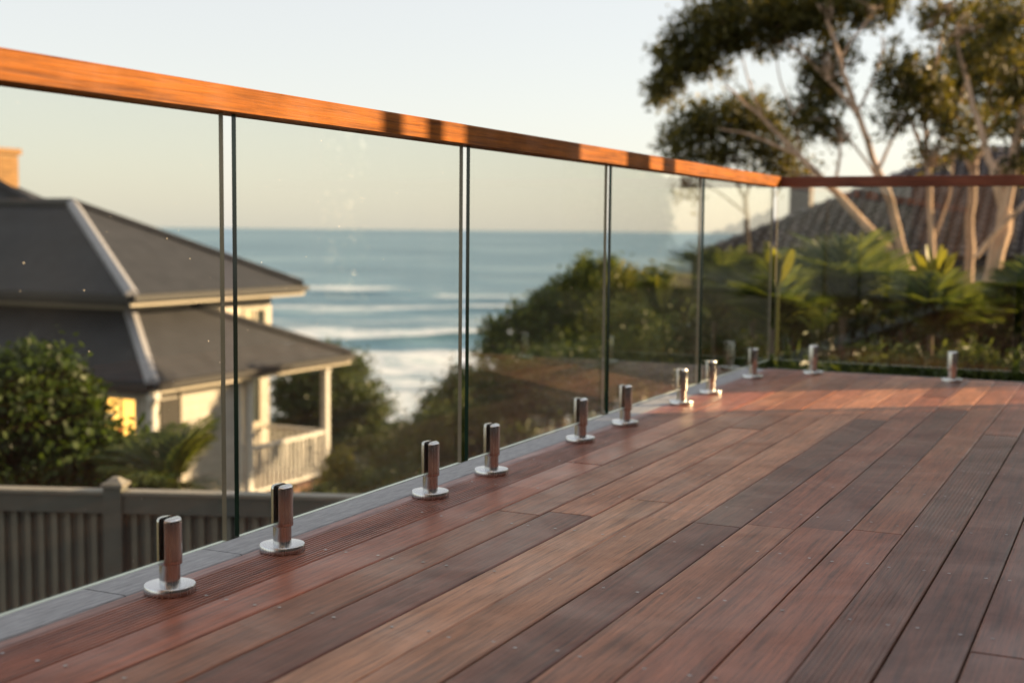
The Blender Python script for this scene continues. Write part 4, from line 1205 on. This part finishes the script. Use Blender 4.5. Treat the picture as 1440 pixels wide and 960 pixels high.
# ================================================================== THE DECK'S OWN HOUSE, behind the camera
oh = thing('host_house', (1.5, -2.6, float(ground_z(0, -3))), 'house at the back of the deck with timber cladding and glazed sliding doors', 'house')
WYF = -1.64
zg = float(ground_z(-2, -3))-0.4
box('wall', (-2.4, -7.0, zg), (7.0, WYF-0.03, 2.75), M['render'], oh)
for i, x in enumerate(np.arange(-2.38, 7.0, 0.14)):
    if -1.2 < x+0.07 < 2.4: continue
    box('cladding_board', (float(x), WYF-0.029, -0.03), (float(x)+0.134, WYF, 2.74), M['post'], oh)
box('head_panel', (-1.2, WYF-0.029, 2.2), (2.4, WYF-0.002, 2.74), M['post'], oh)
for k in range(3):
    x0 = -1.18+1.19*k
    dr = MB()
    for lo_, hi_ in [((x0, WYF-0.0295+0.004*k, 0.01), (x0+0.07, WYF+0.02, 2.19)), ((x0+1.12, WYF-0.0295+0.004*k, 0.01), (x0+1.185, WYF+0.02, 2.19)), ((x0+0.07, WYF-0.029, 0.01), (x0+1.12, WYF+0.018, 0.09)), ((x0+0.07, WYF-0.029, 2.11), (x0+1.12, WYF+0.018, 2.19))]:
        dr.box(lo_, hi_)
    do = dr.obj('sliding_door', M['gutter'], oh)
    box('pane', (x0+0.07, WYF-0.02, 0.09), (x0+1.12, WYF-0.008, 2.11), M['wglass'], do)
    hd = box('handle', (x0+0.02, WYF+0.0205, 0.95), (x0+0.05, WYF+0.05, 1.2), M['steel'], do)
rf = box('roof', (-2.9, -7.5, 2.78), (7.5, -0.95, 2.95), M['roofm'], oh)
box('fascia', (-2.92, -0.949, 2.74), (7.52, -0.92, 2.98), M['white'], rf)
box('soffit', (-2.88, WYF+0.002, 2.755), (7.48, -0.955, 2.778), M['white'], rf)

palm('palm', 'small feathery palm at the foot of the yellow broad-leaved plant', 1112, 480, 10.8, 14, 0.42, M['palm'], 0.03, (0.42, 0.013), 24, 0.42, (0.5, 1.4), group='garden palms')
palm('palm', 'arching palm in front of the forked gum trunk', 1238, 452, 13.5, 15, 0.66, M['palm'], 0.04, (0.52, 0.025), 18, 0.40, (0.5, 1.45), group='garden palms')
palm('palm', 'low palm between the strap-leaved plant and the slender gum', 1345, 478, 11.5, 14, 0.50, M['palm'], 0.03, (0.42, 0.014), 24, 0.42, (0.5, 1.4), group='garden palms')
palm('palm', 'palm with drooping fronds in front of the pale weatherboard wall', 1395, 455, 14.5, 13, 0.66, M['palm'], 0.04, (0.42, 0.018), 24, 0.62, (0.2, 1.1), group='garden palms')
palm('palm', 'leafy palm close behind the corner where the glass panels meet', 1058, 452, 11.8, 15, 0.60, M['palm'], 0.035, (0.50, 0.023), 18, 0.42, (0.3, 1.3), group='garden palms')
paddle_plant('strap_plant', 'clump of green strap leaves beside the feathery palm', 1272, 455, 11.2, 10, 0.42, 0.06, M['palm'], 0.5)
paddle_plant('strap_plant', 'low clump of green strap leaves in front of the dark undergrowth', 1150, 480, 10.2, 10, 0.34, 0.05, M['palm'], 0.6)

shrub('fern_bank', 'low dark leafy bank just beyond the far edge of the deck', [(1120, 528, 50, 22, 9.6, 1500), (1205, 522, 55, 24, 9.8, 1500), (1290, 530, 50, 22, 9.4, 1300), (1370, 524, 55, 26, 9.8, 1500), (1455, 530, 50, 24, 9.6, 1200)], (0.11, 0.024, 0.06), M['dense'], stems=10)

palm('palm', 'bushy palm hiding the stems of the yellow broad-leaved plant', 1088, 462, 10.0, 16, 0.46, M['palm'], 0.03, (0.50, 0.020), 18, 0.42, (0.4, 1.4), group='garden palms')
palm('palm', 'bushy palm hiding the stems of the upright strap-leaved plant', 1308, 470, 10.2, 16, 0.48, M['palm'], 0.03, (0.50, 0.020), 18, 0.42, (0.4, 1.4), group='garden palms')
palm('palm', 'leafy palm between the tiled roof chimney and the arching palm', 1140, 440, 12.6, 16, 0.62, M['palm'], 0.035, (0.52, 0.025), 18, 0.40, (0.4, 1.4), group='garden palms')
palm('palm', 'leafy palm at the edge of the glass before the pale wall', 1460, 455, 11, 15, 0.55, M['palm'], 0.035, (0.52, 0.023), 18, 0.42, (0.4, 1.4), group='garden palms')
